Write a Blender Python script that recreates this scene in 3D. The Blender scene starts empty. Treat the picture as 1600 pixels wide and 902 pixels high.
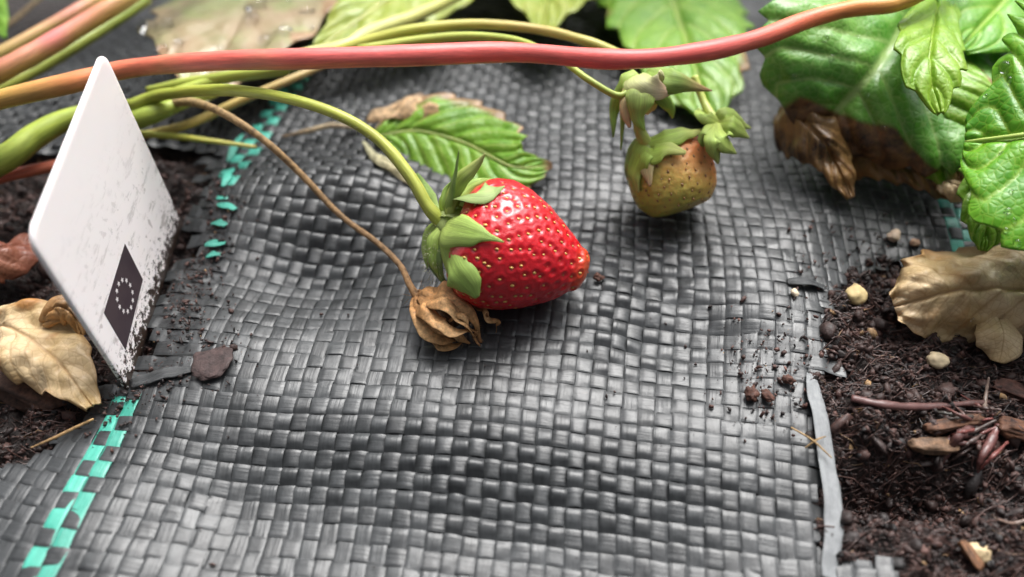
import bpy, math, random
import numpy as np
from mathutils import Vector, Matrix
from mathutils.bvhtree import BVHTree
random.seed(7); rng = np.random.default_rng(7)
PI = math.pi
# ------------------------------------------------------------------ camera, sky, sun (1 unit = 1 cm)
sc = bpy.context.scene
C = sc.collection
sc.unit_settings.system = 'METRIC'; sc.unit_settings.scale_length = 0.01
FPX = 1300.0; PITCH = math.radians(51.0); DIST = 12.5
CAM = Vector((0, -DIST*math.cos(PITCH), DIST*math.sin(PITCH)))
cd = bpy.data.cameras.new('camera'); cam = bpy.data.objects.new('camera', cd); C.objects.link(cam)
cam.location = CAM; cam.rotation_euler = (PI/2-PITCH, 0, 0)
cd.sensor_width = 36; cd.lens = 36*FPX/1600; cd.clip_start = 0.05; cd.clip_end = 5000
cd.dof.use_dof = True; cd.dof.focus_distance = 11.6; cd.dof.aperture_fstop = 0.10
sc.camera = cam
SUN_EL, SUN_AZ = math.radians(57), math.radians(22)      # azimuth from +y, clockwise
w = bpy.data.worlds.new('World'); sc.world = w; w.use_nodes = True
nt = w.node_tree; nt.nodes.clear()
sky = nt.nodes.new('ShaderNodeTexSky'); sky.sky_type = 'NISHITA'; sky.sun_disc = False
sky.sun_elevation = SUN_EL; sky.sun_rotation = SUN_AZ; sky.dust_density = 4
hs = nt.nodes.new('ShaderNodeHueSaturation'); hs.inputs['Saturation'].default_value = 0.18
# thin overcast: the cloud layer glows broadly round the sun and dims away from it
sv = Vector((math.sin(SUN_AZ)*math.cos(SUN_EL), math.cos(SUN_AZ)*math.cos(SUN_EL), math.sin(SUN_EL)))
tc = nt.nodes.new('ShaderNodeTexCoord'); dn = nt.nodes.new('ShaderNodeVectorMath'); dn.operation = 'DOT_PRODUCT'; dn.inputs[1].default_value = sv
m1 = nt.nodes.new('ShaderNodeMath'); m1.operation = 'MAXIMUM'; m1.inputs[1].default_value = 0
m2 = nt.nodes.new('ShaderNodeMath'); m2.operation = 'POWER'; m2.inputs[1].default_value = 3.0
mr = nt.nodes.new('ShaderNodeMapRange'); mr.inputs[3].default_value = 0.27; mr.inputs[4].default_value = 2.3
mx = nt.nodes.new('ShaderNodeVectorMath'); mx.operation = 'SCALE'
bg = nt.nodes.new('ShaderNodeBackground'); wo = nt.nodes.new('ShaderNodeOutputWorld')
L = nt.links
L.new(sky.outputs[0], hs.inputs['Color']); L.new(tc.outputs['Generated'], dn.inputs[0]); L.new(dn.outputs['Value'], m1.inputs[0]); L.new(m1.outputs[0], m2.inputs[0]); L.new(m2.outputs[0], mr.inputs[0])
L.new(hs.outputs[0], mx.inputs[0]); L.new(mr.outputs[0], mx.inputs['Scale']); L.new(mx.outputs[0], bg.inputs[0]); L.new(bg.outputs[0], wo.inputs[0])
bg.inputs[1].default_value = 0.13
sd = bpy.data.lights.new('sun', 'SUN'); sd.energy = 1.5; sd.angle = math.radians(34); sd.color = (1, .98, .95)
sun = bpy.data.objects.new('sun', sd); C.objects.link(sun)
sv = Vector((math.sin(SUN_AZ)*math.cos(SUN_EL), math.cos(SUN_AZ)*math.cos(SUN_EL), math.sin(SUN_EL)))
sun.location = sv*60; sun.rotation_euler = sv.to_track_quat('Z', 'Y').to_euler()
vs = sc.view_settings; vs.view_transform = 'Standard'; vs.look = 'None'; vs.gamma = 1; vs.exposure = 0.66
# ------------------------------------------------------------------ helpers
def smooth(a, b, x):
    t = np.clip((x-a)/(b-a), 0, 1); return t*t*(3-2*t)
def _h(ix, iy, iz):
    n = (ix.astype(np.int64)*374761393 + iy.astype(np.int64)*668265263 + iz.astype(np.int64)*2147483647) & 0xffffffff
    n = ((n ^ (n >> 13))*1274126177) & 0xffffffff
    return ((n ^ (n >> 16)) & 0xffff)/65535.0*2-1
def vnoise(x, y, z=None):
    x = np.asarray(x, float); y = np.asarray(y, float); z = np.zeros_like(x) if z is None else np.asarray(z, float)+0*x
    ix, iy, iz = np.floor(x), np.floor(y), np.floor(z); fx, fy, fz = x-ix, y-iy, z-iz
    fx, fy, fz = [f*f*(3-2*f) for f in (fx, fy, fz)]
    r = 0
    for a in (0, 1):
        for b in (0, 1):
            for c in (0, 1):
                r = r + _h(ix+a, iy+b, iz+c)*(fx if a else 1-fx)*(fy if b else 1-fy)*(fz if c else 1-fz)
    return r
def fbm(x, y, z=None, o=4):
    r, a, f = 0, 1.0, 1.0
    for k in range(o):
        r = r + a*vnoise(np.asarray(x)*f+17.3*k, np.asarray(y)*f-9.1*k, None if z is None else np.asarray(z)*f+5.7*k); a *= .5; f *= 2.03
    return r
def bump2(x, y, cx, cy, rx, ry):
    return np.exp(-(((x-cx)/rx)**2+((y-cy)/ry)**2))
def terrain(x, y):
    """height of the weed mat"""
    x = np.asarray(x, float); y = np.asarray(y, float)
    z = -0.045*np.maximum(y-1.2, 0)**2/(1+0.10*np.maximum(y-1.2, 0))
    z = z - 0.30*smooth(-1.9, -3.9, y+0.12*x)*smooth(-5.5, -3, x)*smooth(5.2, 3.0, x)      # sag towards the camera
    z = z - 0.38*bump2(x, y, -2.9, .6, 1.3, .9) + .26*bump2(x, y, -2.7, 2.3, 1.6, .7)
    z = z + 0.22*bump2(x, y, 3.9, .1, 1.0, 1.3) - .18*bump2(x, y, 2.4, -.9, .9, .8)
    z = z + 0.06*np.sin(x*1.1+y*.7+1)*np.cos(y*1.3-x*.4) + .03*fbm(x*.9+3, y*.9, o=3)
    z = z + .05*fbm(x*2.2, y*2.2+7, o=2)*bump2(x, y, 2.2, -.1, 1.6, 1.2)
    z = z - 0.25*smooth(-4.3, -6.2, x)*smooth(-3.6, -1.5, y) - .15*smooth(4.6, 6, x)*smooth(2, 0, y)
    return z
def hump(x, y):
    """how strongly the warp floats buckle out of the mat"""
    h = 0.02 + 1.25*bump2(x, y+.10*x, -.2, -3.0, 3.2, .65) + 1.3*bump2(x, y, -2.8, 1.3, 1.4, 1.1) + .75*bump2(x, y, 1.9, .6, 1.6, 1.2)
    h = h + .65*smooth(1.8, 3.2, y)*smooth(7, 4, x+2) + .5*bump2(x, y, 1.6, -1.0, .9, .7)
    return np.clip(h + .12*vnoise(x*1.1, y*1.1), .03, 1.4)
R_ = Vector((1, 0, 0)); F_ = Vector((0, math.cos(PITCH), -math.sin(PITCH))); U_ = Vector((0, math.sin(PITCH), math.cos(PITCH)))
def ray(px, py):
    return (F_ + R_*((px-800)/FPX) - U_*((py-451)/FPX)).normalized()
def P(px, py, h=0.0):
    """point h above the mat seen at photograph position px, py"""
    d = ray(px, py); z = h
    for _ in range(14):
        t = (z-CAM.z)/d.z; p = CAM+d*t; z = .5*z+.5*(float(terrain(p.x, p.y))+h)
    t = (z-CAM.z)/d.z
    return CAM+d*t
def Pz(px, py, z):
    d = ray(px, py); return CAM+d*((z-CAM.z)/d.z)
def ppc(p):                      # photograph pixels per cm at a point
    return FPX/((Vector(p)-CAM).dot(F_))
def mesh(name, v, f, mat=None, parent=None, smooth_=True, uv=None, attrs=None, mats=None, fm=None):
    me = bpy.data.meshes.new(name)
    v = np.asarray(v, float).reshape(-1, 3)
    if isinstance(f, np.ndarray):
        n, k = f.shape
        me.vertices.add(len(v)); me.vertices.foreach_set('co', v.ravel())
        me.loops.add(n*k); me.loops.foreach_set('vertex_index', f.ravel().astype(np.int32))
        me.polygons.add(n); me.polygons.foreach_set('loop_start', np.arange(0, n*k, k, dtype=np.int32))
        me.polygons.foreach_set('loop_total', np.full(n, k, dtype=np.int32))
        me.update(calc_edges=True); 
    else:
        me.from_pydata([tuple(a) for a in v], [], [list(map(int, a)) for a in f])
    if smooth_: me.polygons.foreach_set('use_smooth', np.ones(len(me.polygons), dtype=bool))
    if uv is not None:
        l = me.uv_layers.new(name='UVMap'); idx = np.zeros(len(me.loops), dtype=np.int32); me.loops.foreach_get('vertex_index', idx)
        l.data.foreach_set('uv', np.asarray(uv, float)[idx].ravel())
    for k, a in (attrs or {}).items():
        a = np.asarray(a, float)
        if a.ndim == 2:
            at = me.attributes.new(k, 'FLOAT_COLOR', 'POINT'); at.data.foreach_set('color', np.c_[a[:, :3], np.ones(len(a))].ravel())
        else:
            at = me.attributes.new(k, 'FLOAT', 'POINT'); at.data.foreach_set('value', a.ravel())
    if mat: me.materials.append(mat)
    me.validate(); me.update()
    o = bpy.data.objects.new(name, me); C.objects.link(o)
    if parent: o.parent = parent
    return o
def own(o, parent):              # o's vertices are world coordinates: make them local to the parent empty
    o.parent = parent; o.matrix_parent_inverse = parent.matrix_basis.inverted(); return o
def tag(o, label, cat, group=None, kind=None):
    if label: o['label'] = label
    if cat: o['category'] = cat
    if group: o['group'] = group
    if kind: o['kind'] = kind
    return o
def thing(name, loc, label, cat, group=None):
    o = bpy.data.objects.new(name, None); C.objects.link(o); o.location = Vector(loc); o.empty_display_size = .3
    return tag(o, label, cat, group)
def recentre(o):
    me = o.data; v = np.zeros(len(me.vertices)*3); me.vertices.foreach_get('co', v); v = v.reshape(-1, 3)
    c = np.array([(v[:, 0].min()+v[:, 0].max())/2, (v[:, 1].min()+v[:, 1].max())/2, v[:, 2].min()])
    me.vertices.foreach_set('co', (v-c).ravel()); me.update(); o.location = Vector(c)+o.location; return o
# ------------------------------------------------------------------ materials
class M:
    def __init__(s, name):
        s.m = bpy.data.materials.new(name); s.m.use_nodes = True; s.n = s.m.node_tree.nodes; s.l = s.m.node_tree.links
        s.b = s.n['Principled BSDF']; s.out = s.n['Material Output']; s._tc = s.n.new('ShaderNodeTexCoord')
    def set(s, **k):
        names = dict(rough='Roughness', metal='Metallic', coat='Coat Weight', coatr='Coat Roughness', spec='Specular IOR Level', sss='Subsurface Weight', sscale='Subsurface Scale', trans='Transmission Weight', ior='IOR', aniso='Anisotropic', coati='Coat IOR')
        for a, v in k.items(): s.b.inputs[names[a]].default_value = v
        return s
    def put(s, sock, v):
        if isinstance(v, (int, float)): sock.default_value = v
        elif isinstance(v, tuple): sock.default_value = v if len(v) == 4 else (*v, 1)
        else: s.l.new(v, sock)
    def coord(s, kind='Object', scale=(1, 1, 1), rot=(0, 0, 0)):
        mp = s.n.new('ShaderNodeMapping'); mp.inputs['Scale'].default_value = scale; mp.inputs['Rotation'].default_value = rot
        s.l.new(s._tc.outputs[kind], mp.inputs[0]); return mp.outputs[0]
    def noise(s, scale, co=None, detail=4, rough=.55, out='Fac', dist=0):
        n = s.n.new('ShaderNodeTexNoise'); n.inputs['Scale'].default_value = scale; n.inputs['Detail'].default_value = detail
        n.inputs['Roughness'].default_value = rough; n.inputs['Distortion'].default_value = dist
        s.l.new(co if co is not None else s._tc.outputs['Object'], n.inputs['Vector']); return n.outputs[out]
    def voro(s, scale, co=None, feat='F1'):
        n = s.n.new('ShaderNodeTexVoronoi'); n.feature = feat; n.inputs['Scale'].default_value = scale
        s.l.new(co if co is not None else s._tc.outputs['Object'], n.inputs['Vector']); return n.outputs['Distance']
    def ramp(s, fac, *st):
        n = s.n.new('ShaderNodeValToRGB'); e = n.color_ramp.elements
        while len(e) < len(st): e.new(.5)
        for a, (p, c) in zip(e, st): a.position = p; a.color = (*c, 1) if isinstance(c, tuple) else (c, c, c, 1)
        s.put(n.inputs[0], fac); return n.outputs[0]
    def mix(s, fac, a, b, mode='MIX'):
        n = s.n.new('ShaderNodeMix'); n.data_type = 'RGBA'; n.blend_type = mode
        s.put(n.inputs[0], fac); s.put(n.inputs[6], a); s.put(n.inputs[7], b); return n.outputs[2]
    def math(s, op, a, b=0.0, c=0.0):
        n = s.n.new('ShaderNodeMath'); n.operation = op; s.put(n.inputs[0], a); s.put(n.inputs[1], b); s.put(n.inputs[2], c); return n.outputs[0]
    def attr(s, name, out='Color'):
        n = s.n.new('ShaderNodeAttribute'); n.attribute_name = name; return n.outputs[out]
    def color(s, c): s.put(s.b.inputs['Base Color'], c); return s
    def bump(s, h, dist=.01, strength=1.0):
        n = s.n.new('ShaderNodeBump'); n.inputs['Distance'].default_value = dist; n.inputs['Strength'].default_value = strength
        s.put(n.inputs['Height'], h)
        if s.b.inputs['Normal'].is_linked: s.l.new(s.b.inputs['Normal'].links[0].from_socket, n.inputs['Normal'])
        s.l.new(n.outputs[0], s.b.inputs['Normal']); return s
    def rough(s, r): s.put(s.b.inputs['Roughness'], r); return s
    def translucent(s, fac, col):
        t = s.n.new('ShaderNodeBsdfTranslucent'); s.put(t.inputs[0], col); mxs = s.n.new('ShaderNodeMixShader'); s.put(mxs.inputs[0], fac)
        s.l.new(s.b.outputs[0], mxs.inputs[1]); s.l.new(t.outputs[0], mxs.inputs[2]); s.l.new(mxs.outputs[0], s.out.inputs[0]); return s
def tape_mat(name, c0, c1, metal, rough):
    m = M(name); uv = m.coord('UV', (1, 1, 1))
    streak = m.noise(1, m.coord('UV', (1.2, 26, 1)), 5, .6)
    patch = m.noise(1.3, None, 4, .6); fine = m.noise(9, None, 3, .6)
    base = m.mix(m.ramp(m.math('ADD', m.math('MULTIPLY', patch, .5), m.math('MULTIPLY', fine, .5)), (.35, 0), (.65, 1)), c0, c1)
    base = m.mix(m.ramp(streak, (.35, 0.0), (.75, .35)), base, tuple(min(1, x*1.5) for x in c1))
    rnd = m.n.new('ShaderNodeObjectInfo').outputs['Random']
    base = m.mix(.22, base, m.ramp(rnd, (0, .0), (1, 1.0)), 'OVERLAY')
    dirt = m.ramp(m.noise(4.5, None, 8, .7, dist=.6), (.66, 0), (.72, .7))
    base = m.mix(dirt, base, (.035, .025, .02))
    m.color(base); m.set(metal=metal, spec=.58, coat=.04, coatr=.3)
    m.rough(m.math('ADD', m.math('MULTIPLY', m.noise(3, None, 4), .22), rough-.1))
    m.bump(streak, .009, .8); m.bump(m.noise(14, None, 3), .008, .35)
    return m.m
def leaf_mat(name, g0, g1, vein, brown=(.30, .16, .07), brown1=(.55, .36, .2), tr=.25, n=9, k=4.0, gloss=.42, coat=.2, patch=None):
    m = M(name); uv = m.n.new('ShaderNodeSeparateXYZ'); m.l.new(m._tc.outputs['UV'], uv.inputs[0])
    s_, t_ = uv.outputs[0], uv.outputs[1]
    at = m.math('ABSOLUTE', t_)
    base = m.mix(m.ramp(m.noise(1.2, None, 5, .6), (.35, 0), (.65, 1)), g0, g1)
    if patch: base = m.mix(m.ramp(m.noise(.9, None, 3, .5), (.5, 0), (.62, 1)), base, patch)
    fr = m.math('FRACT', m.math('SUBTRACT', m.math('MULTIPLY', s_, float(n)), m.math('MULTIPLY', at, k*n/9.0*.55)))
    dv = m.math('ABSOLUTE', m.math('SUBTRACT', fr, .5))
    vm = m.ramp(dv, (0.40, 0), (.5, .75))
    mid = m.ramp(at, (.015, 1), (.05, 0))
    base = m.mix(m.math('MULTIPLY', m.math('MAXIMUM', vm, mid), .6), base, vein)
    cell = m.voro(9, None, 'DISTANCE_TO_EDGE')
    base = m.mix(m.ramp(cell, (0, .3), (.07, 0)), base, vein)
    bc = m.mix(m.ramp(m.noise(3, None, 6, .7), (.35, 0), (.65, 1)), brown, brown1)
    base = m.mix(m.attr('brown', 'Fac'), base, bc)
    m.color(base); m.set(rough=gloss, coat=coat, coatr=.12, spec=.5)
    m.bump(m.ramp(cell, (0, 0), (.25, 1)), .012, .4); m.bump(m.noise(18, None, 3), .008, .5)
    m.translucent(tr, base); return m.m
def col_mat(name, rough=.5, var=.25, scale=6, bump=.01, coat=0.0, sss=0.0, tr=0.0, streak=False, metal=0, coatr=.15):
    """colour comes from the per-vertex pigment 'col', broken up by noise"""
    m = M(name); c = m.attr('col')
    co = m.coord('UV', (3, 14, 1)) if streak else None
    n1 = m.noise(1 if streak else scale, co, 6, .65)
    b = m.mix(m.ramp(n1, (.3, 0), (.7, 1)), m.mix(1.0, c, tuple([1-var]*3), 'MULTIPLY'), m.mix(1.0, c, tuple([1+var]*3), 'MULTIPLY'))
    m.color(b); m.set(rough=rough, coat=coat, coatr=coatr, metal=metal)
    if sss: m.set(sss=sss, sscale=.08); m.b.inputs['Subsurface Radius'].default_value = (1, .5, .3)
    m.bump(n1, bump, .6); m.bump(m.noise(scale*6, None, 3), bump*.4, .5)
    if tr: m.translucent(tr, b)
    return m.m
MAT = {}
MAT['tape'] = tape_mat('black_grey_tape', (.014, .0155, .0165), (.044, .047, .049), .05, .38)
MAT['pale_tape'] = tape_mat('pale_grey_tape', (.12, .125, .13), (.22, .23, .235), .0, .5)  # lighter grey variant of the tape for the loose strip
MAT['green_tape'] = tape_mat('turquoise_tape', (.03, .27, .20), (.07, .38, .29), .0, .45)
MAT['stem'] = col_mat('fleshy_stem', .5, .28, 3, .010, .12, .15, .0, True)
MAT['dry'] = col_mat('dry_brown_tissue', .75, .6, 11, .035, .05, 0, .15)
MAT['sepal'] = col_mat('fresh_sepal', .6, .26, 10, .012, .05, 0, .25, True)
MAT['root'] = col_mat('wet_root', .45, .4, 8, .02, .25)
MAT['stone'] = col_mat('pale_stone', .7, .2, 5, .02, .1)
# ------------------------------------------------------------------ geometry builders
def grid_faces(nu, nv, closed=False, base=0):
    i = np.arange(nu-1)[:, None]; j = np.arange(nv if closed else nv-1)[None, :]
    j2 = (j+1) % nv
    return (base + np.stack([i*nv+j, (i+1)*nv+j, (i+1)*nv+j2, i*nv+j2], -1).reshape(-1, 4))
def catmull(pts, n):
    p = np.array([list(a) for a in pts], float); m = len(p)
    pp = np.vstack([2*p[0]-p[1], p, 2*p[-1]-p[-2]]); out = []
    for t in np.linspace(0, m-1, n):
        i = min(int(t), m-2); f = t-i; a, b, c, d = pp[i], pp[i+1], pp[i+2], pp[i+3]
        out.append(.5*((2*b)+(-a+c)*f+(2*a-5*b+4*c-d)*f*f+(-a+3*b-3*c+d)*f**3))
    return np.array(out)
def frames(c, up=(0, 0, 1)):
    t = np.gradient(c, axis=0); t /= np.linalg.norm(t, axis=1)[:, None]+1e-9
    up = np.asarray(up, float); s = np.cross(t, up); s /= np.linalg.norm(s, axis=1)[:, None]+1e-9
    return t, s, np.cross(s, t)
def tube_arr(pts, rad, n=None, k=12, flat=1.0, wob=.05, seed=0):
    """pts: world points, rad: one radius per point"""
    n = n or max(10, 7*len(pts)); c = catmull([list(p) for p in pts], n)
    r = np.interp(np.linspace(0, 1, n), np.linspace(0, 1, len(rad)), rad)
    r = r*(1+wob*vnoise(np.arange(n)*.35+seed, np.full(n, seed*1.7)))
    t, s, u = frames(c); a = np.arange(k)/k*2*PI
    v = c[:, None]+r[:, None, None]*(np.cos(a)[None, :, None]*s[:, None]+flat*np.sin(a)[None, :, None]*u[:, None])
    L_ = np.r_[0, np.cumsum(np.linalg.norm(np.diff(c, axis=0), axis=1))]
    uv = np.stack([np.repeat(L_, k)*.6, np.tile(np.abs(np.arange(k)/k-.5), n)], -1)
    v = v.reshape(-1, 3); f = grid_faces(n, k, True)
    v = np.vstack([v, c[0], c[-1]]); uv = np.vstack([uv, uv[0], uv[-1]])
    q = [[j, (j+1) % k, n*k, n*k] for j in range(k)]+[[(n-1)*k+(j+1) % k, (n-1)*k+j, n*k+1, n*k+1] for j in range(k)]
    faces = [list(a) for a in f]+[x[:3] for x in q]
    return v, faces, uv, np.r_[np.repeat(np.linspace(0, 1, n), k), 0, 1]
def lerpcol(cols, s):
    cols = np.array(cols, float); x = np.linspace(0, 1, len(cols))
    return np.stack([np.interp(s, x, cols[:, i]) for i in range(3)], -1)
def tube(name, pts, rad, cols, mat='stem', parent=None, k=12, flat=1.0, seed=None, side=None, gnarl=0.0):
    seed = random.random()*50 if seed is None else seed
    v, f, uv, s = tube_arr(pts, rad, 40 if gnarl else None, k, flat, .06+gnarl*2, seed)
    if gnarl: v = v+gnarl*max(rad)*np.stack([fbm(v[:, 0]*7+q, v[:, 1]*7, v[:, 2]*7) for q in (0, 30, 60)], -1)
    col = lerpcol(cols, s)
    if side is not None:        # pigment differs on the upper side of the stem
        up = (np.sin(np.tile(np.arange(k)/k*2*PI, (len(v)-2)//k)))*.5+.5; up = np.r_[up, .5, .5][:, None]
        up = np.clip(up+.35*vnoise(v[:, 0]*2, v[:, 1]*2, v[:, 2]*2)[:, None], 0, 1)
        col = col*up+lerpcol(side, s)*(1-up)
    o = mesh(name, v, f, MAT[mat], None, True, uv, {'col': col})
    return own(o, parent) if parent else o
def ribbon(name, pts, wid, cols, mat='sepal', up=(0, 0, 1), cup=.25, teeth=0, parent=None, thick=.012, nu=26, nv=9, wrinkle=.03, seed=None, twist=0.0, ups=None):
    """a thin blade with a real thickness: centre line, half widths along it"""
    seed = random.random()*50 if seed is None else seed
    c = catmull([list(p) for p in pts], nu); s_ = np.linspace(0, 1, nu)
    w_ = np.interp(s_, np.linspace(0, 1, len(wid)), wid)
    if ups is not None:
        uu = catmull(ups, nu); t = np.gradient(c, axis=0); t /= np.linalg.norm(t, axis=1)[:, None]
        sd_ = np.cross(t, uu); sd_ /= np.linalg.norm(sd_, axis=1)[:, None]; u = np.cross(sd_, t)
    else: t, sd_, u = frames(c, up)
    if twist:
        a = (s_-.2)*twist; sd_, u = (np.cos(a)[:, None]*sd_+np.sin(a)[:, None]*u), (np.cos(a)[:, None]*u-np.sin(a)[:, None]*sd_)
    tt = np.linspace(-1, 1, nv)
    ww = w_[:, None]*tt[None, :]*(1+.12*vnoise(s_*7+seed, s_*0+3)[:, None]*np.sign(tt)[None, :])
    p = c[:, None]+ww[..., None]*sd_[:, None]
    p = p - (cup*w_[:, None]*(tt**2)[None, :])[..., None]*u[:, None] + (.10*w_[:, None]*np.exp(-(tt/.12)**2)[None, :])[..., None]*u[:, None]*-1
    nz = wrinkle*(vnoise(p[..., 0]*5+seed, p[..., 1]*5, p[..., 2]*5))
    p = p+nz[..., None]*u[:, None]
    th = thick*(1-.7*np.abs(tt)**3)[None, :, None]*(np.ones(nu))[:, None, None]
    top = (p+u[:, None]*th*.5).reshape(-1, 3); bot = (p-u[:, None]*th*.5).reshape(-1, 3)
    f = grid_faces(nu, nv); n = nu*nv
    fb = f[:, ::-1]+n; side = []
    for i in range(nu-1): side += [[i*nv, i*nv+n, (i+1)*nv+n, (i+1)*nv], [i*nv+nv-1, (i+1)*nv+nv-1, (i+1)*nv+nv-1+n, i*nv+nv-1+n]]
    for j in range(nv-1): side += [[j, j+1, j+1+n, j+n], [(nu-1)*nv+j, (nu-1)*nv+j+n, (nu-1)*nv+j+1+n, (nu-1)*nv+j+1]]
    faces = np.vstack([f, fb, np.array(side)])[:, ::-1]
    ss = np.tile(np.repeat(s_, nv), 2); uv = np.stack([ss, np.tile(np.tile(tt, nu), 2)], -1)
    cc = lerpcol(cols, ss)*(1+.22*np.exp(-(uv[:, 1:2]/.15)**2))
    o = mesh(name, np.vstack([top, bot]), faces, MAT[mat], None, True, uv, {'col': cc, 'brown': ss*0})
    return own(o, parent) if parent else o
def leaf(name, label, pts, wid, mat, N=(0, -.35, .94), curl=.15, n=9, k=4.0, teeth=.12, quilt=.05, crumple=.06, brown=None, droop=None, nu=110, nv=61, cat='leaf', group=None, thick=.03, asym=(1, 1), seed=None, fold=.12):
    seed = random.random()*50 if seed is None else seed
    c = catmull([list(p) for p in pts], nu); s_ = np.linspace(0, 1, nu)
    wl = np.interp(s_, np.linspace(0, 1, len(wid)), wid)
    t, sd_, u = frames(c, N); tt = np.linspace(-1, 1, nv); at = np.abs(tt)
    saw = ((s_[:, None]*n*1.0 - .0) % 1.0)                      # one tooth per side vein, pointing to the tip
    saw = ((s_[:, None]*n - at[None, :]*k*n/9*.55) % 1.0)
    tooth = np.where(saw < .75, saw/.75, (1-saw)/.25)
    edge = smooth(.72, 1.0, at)[None, :]
    ww = wl[:, None]*tt[None, :]*np.where(tt < 0, asym[0], asym[1])[None, :]
    ww = ww*(1+edge*teeth*(tooth-.6)*(1+.5*vnoise(s_*n*1.0+seed, s_*0)[:, None]))*(1+.05*vnoise(s_*4+seed, s_*0+2)[:, None])
    p = c[:, None]+ww[..., None]*sd_[:, None] + (edge*teeth*.8*tooth*wl[:, None]/1.2)[..., None]*t[:, None]
    # side vein direction: blade sweeps forward to the tip
    W = max(wid)
    ph = ((s_[:, None]*n - at[None, :]*k*n/9*.55) % 1.0)-.5
    q = quilt*(1-(np.abs(ph)*2)**3)*(smooth(0, .12, at)*(1-.6*smooth(.8, 1, at)))[None, :]
    q = q - quilt*.9*np.exp(-(tt/.04)**2)[None, :]
    z = q + fold*np.abs(ww) - curl*(np.abs(ww)**2)/max(W, .01)
    z = z + crumple*fbm(p[..., 0]*1.0+seed, p[..., 1]*1.0, p[..., 2]*1.0, o=3)+crumple*.25*vnoise(p[..., 0]*6, p[..., 1]*6+seed, p[..., 2]*6)
    if droop is not None: z = z+droop(s_[:, None]+0*ww, tt[None, :]+0*ww)
    p = p+z[..., None]*u[:, None]
    br = np.zeros((nu, nv))
    if brown is not None: br = brown(s_[:, None]+0*ww, tt[None, :]+0*ww, p)
    p2 = p-u[:, None]*thick
    n_ = nu*nv; f = grid_faces(nu, nv); side = []
    for i in range(nu-1): side += [[i*nv, i*nv+n_, (i+1)*nv+n_, (i+1)*nv], [i*nv+nv-1, (i+1)*nv+nv-1, (i+1)*nv+nv-1+n_, i*nv+nv-1+n_]]
    for j in range(nv-1): side += [[j, j+1, j+1+n_, j+n_], [(nu-1)*nv+j, (nu-1)*nv+j+n_, (nu-1)*nv+j+1+n_, (nu-1)*nv+j+1]]
    faces = np.vstack([f, f[:, ::-1]+n_, np.array(side)])[:, ::-1]
    uv = np.tile(np.stack([np.repeat(s_, nv), np.tile(tt, nu)], -1), (2, 1))
    V = np.vstack([p.reshape(-1, 3), p2.reshape(-1, 3)])
    root = thing(name, c[0], label, cat, group)
    o = own(mesh('blade', V, faces, MAT[mat], None, True, uv, {'brown': np.tile(br.ravel(), 2), 'col': np.tile(np.array([[.3, .25, .15]]), (len(V), 1))}), root)
    root['_'] = 0; del root['_']
    return root, o, c, u
def midrib(root, c, u, r0, r1, cols, below=.0, mat='stem'):
    idx = np.linspace(0, len(c)-1, 9).astype(int); pts = [Vector(c[i]+u[i]*below) for i in idx]
    return tube('midrib', pts, [r0, (r0+r1)/2, r1], cols, mat, root, k=8)
def bvh_of(o):
    me = o.data; M_ = o.matrix_basis if o.parent is None else o.parent.matrix_basis @ o.matrix_parent_inverse @ o.matrix_basis
    return BVHTree.FromPolygons([M_ @ v.co for v in me.vertices], [tuple(p.vertices) for p in me.polygons])
def hit(px, py, bvh, off=0.0):
    loc, nrm, i, d = bvh.ray_cast(CAM, ray(px, py))
    if loc is None: return None
    if nrm.dot(ray(px, py)) > 0: nrm = -nrm
    return loc+nrm*off, nrm
ICO = None
def ico(sub):
    import bmesh
    b = bmesh.new(); bmesh.ops.create_icosphere(b, subdivisions=sub, radius=1); b.verts.ensure_lookup_table()
    v = np.array([list(a.co) for a in b.verts]); f = np.array([[x.index for x in a.verts] for a in b.faces]); b.free(); return v, f
ICO1, ICO2, ICO3, ICO4 = ico(1), ico(2), ico(3), ico(4)
def rotm(n):
    q = rng.normal(size=(n, 4)); q /= np.linalg.norm(q, axis=1)[:, None]; a, b, c, d = q.T
    return np.stack([np.stack([1-2*(c*c+d*d), 2*(b*c-a*d), 2*(b*d+a*c)], -1), np.stack([2*(b*c+a*d), 1-2*(b*b+d*d), 2*(c*d-a*b)], -1), np.stack([2*(b*d-a*c), 2*(c*d+a*b), 1-2*(b*b+c*c)], -1)], 1)
def crumbs(name, pos, size, cols, mat, icos=ICO1, jag=.35, flat=(1, .8, .55)):
    n = len(pos); v, f = icos; R = rotm(n)
    sc_ = size[:, None]*np.array(flat)[None]*(1+.3*rng.normal(size=(n, 3))).clip(.4, 1.8)
    d = v[None]*(1+jag*rng.uniform(-1, 1, (n, len(v), 1)))*sc_[:, None]
    V = (np.einsum('nij,nkj->nki', R, d)+pos[:, None]).reshape(-1, 3)
    Fc = (f[None]+(np.arange(n)*len(v))[:, None, None]).reshape(-1, 3)
    return mesh(name, V, Fc, mat, None, False, None, {'col': np.repeat(cols, len(v), 0)})
def rock(name, label, p, r, col, cat='stone', sub=ICO3, jag=.25, flat=(1, .8, .6), rz=0, mat='stone', group=None, sm=True, seed=None, f1=2.0):
    seed = random.random()*40 if seed is None else seed
    v, f = sub; d = v*(1+jag*fbm(v[:, 0]*f1+seed, v[:, 1]*f1, v[:, 2]*f1, o=4))[:, None]*r*np.array(flat)
    cr, sr = math.cos(rz), math.sin(rz); d = np.c_[d[:, 0]*cr-d[:, 1]*sr, d[:, 0]*sr+d[:, 1]*cr, d[:, 2]]
    d[:, 2] -= d[:, 2].min()
    o = mesh(name, d, f, MAT[mat], None, sm, None, {'col': np.tile(np.array([col]), (len(d), 1))*(1+.2*fbm(v[:, 0]*3+seed, v[:, 1]*3, v[:, 2]*3))[:, None]})
    o.location = Vector(p)-Vector((0, 0, r*flat[2]*.25)); return tag(o, label, cat, group)
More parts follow.
